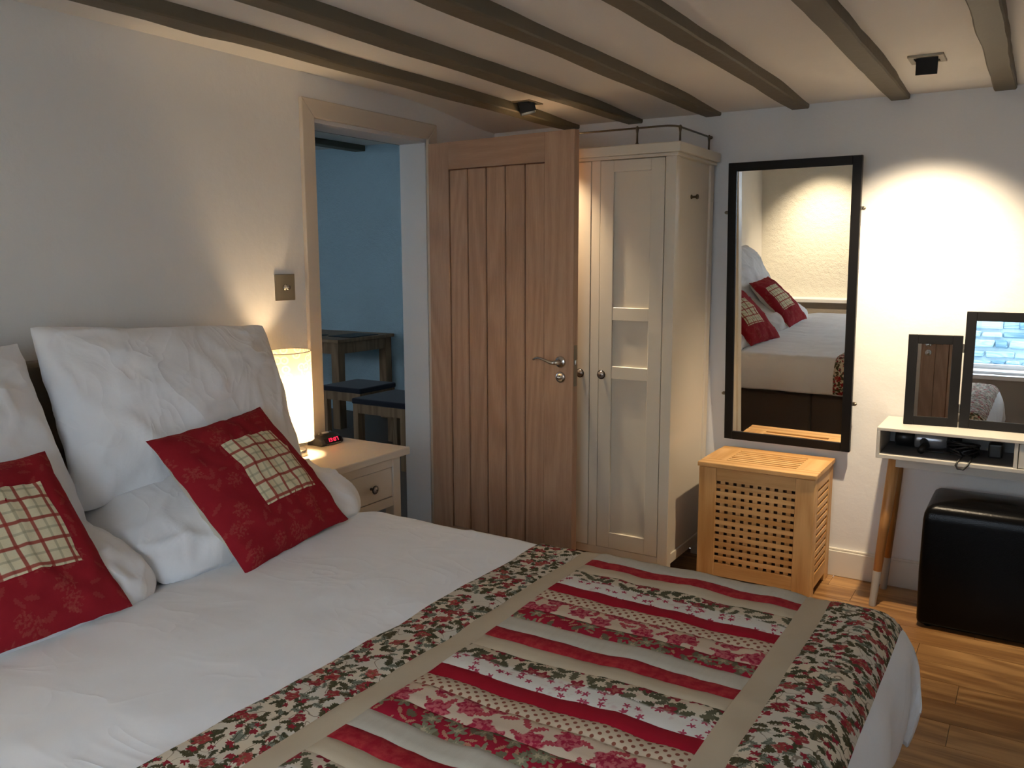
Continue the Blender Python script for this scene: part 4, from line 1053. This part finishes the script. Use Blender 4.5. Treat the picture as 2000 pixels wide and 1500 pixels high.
for ins, z in prof_:
    for px, py_ in rsq(0, hx_ - ins, hy_ - ins, max(0.012, 0.022 - ins * .1)): sb.v.append((cxm + px, cym + py_, z))
nr_ = 52
for k in range(len(prof_) - 1):
    for i in range(nr_): sb.f.append([k * nr_ + i, k * nr_ + (i + 1) % nr_, (k + 1) * nr_ + (i + 1) % nr_, (k + 1) * nr_ + i])
sb.f.append(list(range(nr_))[::-1]); sb.f.append([(len(prof_) - 1) * nr_ + i for i in range(nr_)])
mk('stool_cover', sb, 'leather', ot, smooth=True)
for x in (OX0 + .04, OX1 - .04):
    for y in (OYF + .04, OYB - .04): mk('foot', MB().lathe([(0.014, 0), (0.016, 0.014)], 14, T(x, y, 0)), 'black', ot)

# ================================================================== ROOM BEYOND THE DOOR
NYW, NXW = 2.05, -4.6
nzc = 2.43
mk('floor_dining', MB().box(NXW, XA - .14, -2.6, NYW, -0.06, 0.0), 'dark_floor', kind='structure')
mk('wall_dining_far', MB().box(NXW - .1, XA - .14, NYW, NYW + .1, 0, 2.6), 'wall_next', kind='structure')
mk('wall_dining_end', MB().box(NXW - .1, NXW, -2.6, NYW, 0, 2.6), 'wall_next', kind='structure')
mk('wall_dining_side', MB().box(XA - .26, XA - .14, 0.0, NYW, 0, 2.6).box(XA - .27, XA - .14, -0.0, NYW, 2.0, 2.6), 'wall_next', kind='structure')
# its window wall
wq = MB(); a0, a1, c0, c1 = -4.3, -3.2, 0.95, 1.70
wq.box(NXW, a0, -2.7, -2.6, 0, 2.6).box(a1, XA - .14, -2.7, -2.6, 0, 2.6).box(a0, a1, -2.7, -2.6, 0, c0).box(a0, a1, -2.7, -2.6, c1, 2.6)
mk('wall_dining_window', wq, 'wall_next', kind='structure')
w2 = thing('window_2', None, None, (a0, -2.65, c0), kind='structure')
mk('window_frame', MB().box(a0, a0 + .06, -2.68, -2.62, c0, c1).box(a1 - .06, a1, -2.68, -2.62, c0, c1).box(a0, a1, -2.68, -2.62, c0, c0 + .06).box(a0, a1, -2.68, -2.62, c1 - .06, c1), 'win_white', w2)
mk('pane', MB().box(a0 + .06, a1 - .06, -2.653, -2.647, c0 + .06, c1 - .06), 'pane', w2)
ce2 = mk('ceiling_dining', MB().box(NXW - .1, XA - .14, -2.7, NYW + .1, nzc, nzc + .12), 'ceiling', kind='structure')
for x0, x1 in ((-2.98, -2.86), (-2.36, -2.24), (-1.5, -1.38)):
    mk('beam', MB().box(x0, x1, -2.6, NYW, nzc - .05, nzc + .02), 'beam', ce2, bevel=0.006)
# dining table against the far wall
dt = thing('dining_table', 'oak dining table seen through the doorway, set with dark placemats', 'table', (-3.0, 1.65, 0))
tx0, tx1, ty0, ty1, tz = -3.7, -2.56, 1.30, 2.03, 0.762
mk('table_top', MB().box(tx0, tx1, ty0, ty1, tz - .028, tz), 'dine_oak', dt, bevel=0.003)
for x in (tx0 + .02, tx1 - .10):
    for y in (ty0 + .02, ty1 - .10): mk('leg', MB().box(x, x + .08, y, y + .08, 0, tz - .028), 'dine_oak', dt, bevel=0.003)
mk('apron', MB().box(tx1 - .045, tx1 - .025, ty0 + .1, ty1 - .1, tz - .125, tz - .028), 'dine_oak', dt)
mk('apron', MB().box(tx0 + .1, tx1 - .1, ty0 + .025, ty0 + .045, tz - .125, tz - .028), 'dine_oak', dt)
for (x0, x1, y0, y1), lb in (((-2.86, -2.60, 1.50, 1.86), 'dark slate placemat at the right end of the dining table'), ((-3.25, -2.95, 1.38, 1.60), 'dark slate placemat at the left end of the dining table')):
    single('placemat', MB().box(x0, x1, y0, y1, tz + .0003, tz + .006), 'slate', lb, 'placemat', ((x0 + x1) / 2, (y0 + y1) / 2, tz), bevel=0.002, group='placemats on the dining table')
wg = thing('wine_glass', 'clear wine glass standing on the dining table beyond the doorway', 'glass', (-2.90, 1.44, tz))
mk('bowl', MB().lathe([(0.004, 0.085), (0.028, 0.10), (0.040, 0.13), (0.040, 0.16), (0.032, 0.20)], 20, T(-2.90, 1.44, tz + .0005), cap=False), 'pane', wg, smooth=True)
mk('stem', MB().lathe([(0.034, 0), (0.033, 0.003), (0.005, 0.006), (0.0035, 0.05), (0.004, 0.087)], 16, T(-2.90, 1.44, tz + .0005)), 'pane', wg, smooth=True)
def stool(label, x0, x1, y0, y1, z):
    s = thing('dining_stool', label, 'stool', ((x0 + x1) / 2, (y0 + y1) / 2, 0), group='oak stools at the dining table')
    for x in (x0 + .008, x1 - .053):
        for y in (y0 + .008, y1 - .053): mk('leg', MB().box(x, x + .045, y, y + .045, 0, z - .04), 'dine_oak', s, bevel=0.003)
    for ya in (y0 + .012, y1 - .034): mk('seat_rail', MB().box(x0 + .05, x1 - .05, ya, ya + .022, z - .105, z - .04), 'dine_oak', s)
    for xb in (x0 + .012, x1 - .034): mk('seat_rail', MB().box(xb, xb + .022, y0 + .05, y1 - .05, z - .105, z - .04), 'dine_oak', s)
    mk('seat_pad', MB().box(x0, x1, y0, y1, z - .04, z), 'navy', s, bevel=0.012, seg=3)
stool('oak stool with navy seat pad nearest the doorway', -1.66, -1.18, 0.46, 0.94, 0.47)
stool('oak stool with navy seat pad partly hidden behind the nearer stool', -2.28, -1.88, 0.80, 1.22, 0.47)

# ================================================================== OUTSIDE THE WINDOW: GARDEN WALL
gwl = thing('garden_wall', 'rough stone garden wall outside the window, seen in the dressing mirror', 'wall', (2.1, -6.3, 0))
mk('wall_core', MB().box(-0.5, 5.0, -6.60, -6.33, -0.3, 1.27), 'mortar', gwl)
rg = random.Random(11)
z = -0.1
while z < 1.16:
    hh = rg.uniform(0.055, 0.115); x = 0.95 - rg.uniform(0, .2)
    while x < 3.25:
        ww = rg.uniform(0.10, 0.30); d0 = rg.uniform(-0.045, -0.01)
        bx_ = MB(); j = lambda: rg.uniform(-.020, .020)
        bx_.v = [(x + .008 + j() * (1 if q & 1 else 1) if not q & 1 else x + ww - .008 + j(), (-6.36 if not q & 2 else -6.27 + d0) , (z + .006 + abs(j()) if not q & 4 else z + hh - .006 - abs(j()))) for q in range(8)]
        bx_.f = [[0, 2, 3, 1], [4, 5, 7, 6], [0, 1, 5, 4], [2, 6, 7, 3], [0, 4, 6, 2], [1, 3, 7, 5]]
        mk('stone', bx_, 'stone', gwl, bevel=0.010, seg=1)
        x += ww
    z += hh
mk('ground_outside', MB().box(-4.8, 6.0, -9, -4.76, -0.4, -0.1), 'mortar', kind='structure')
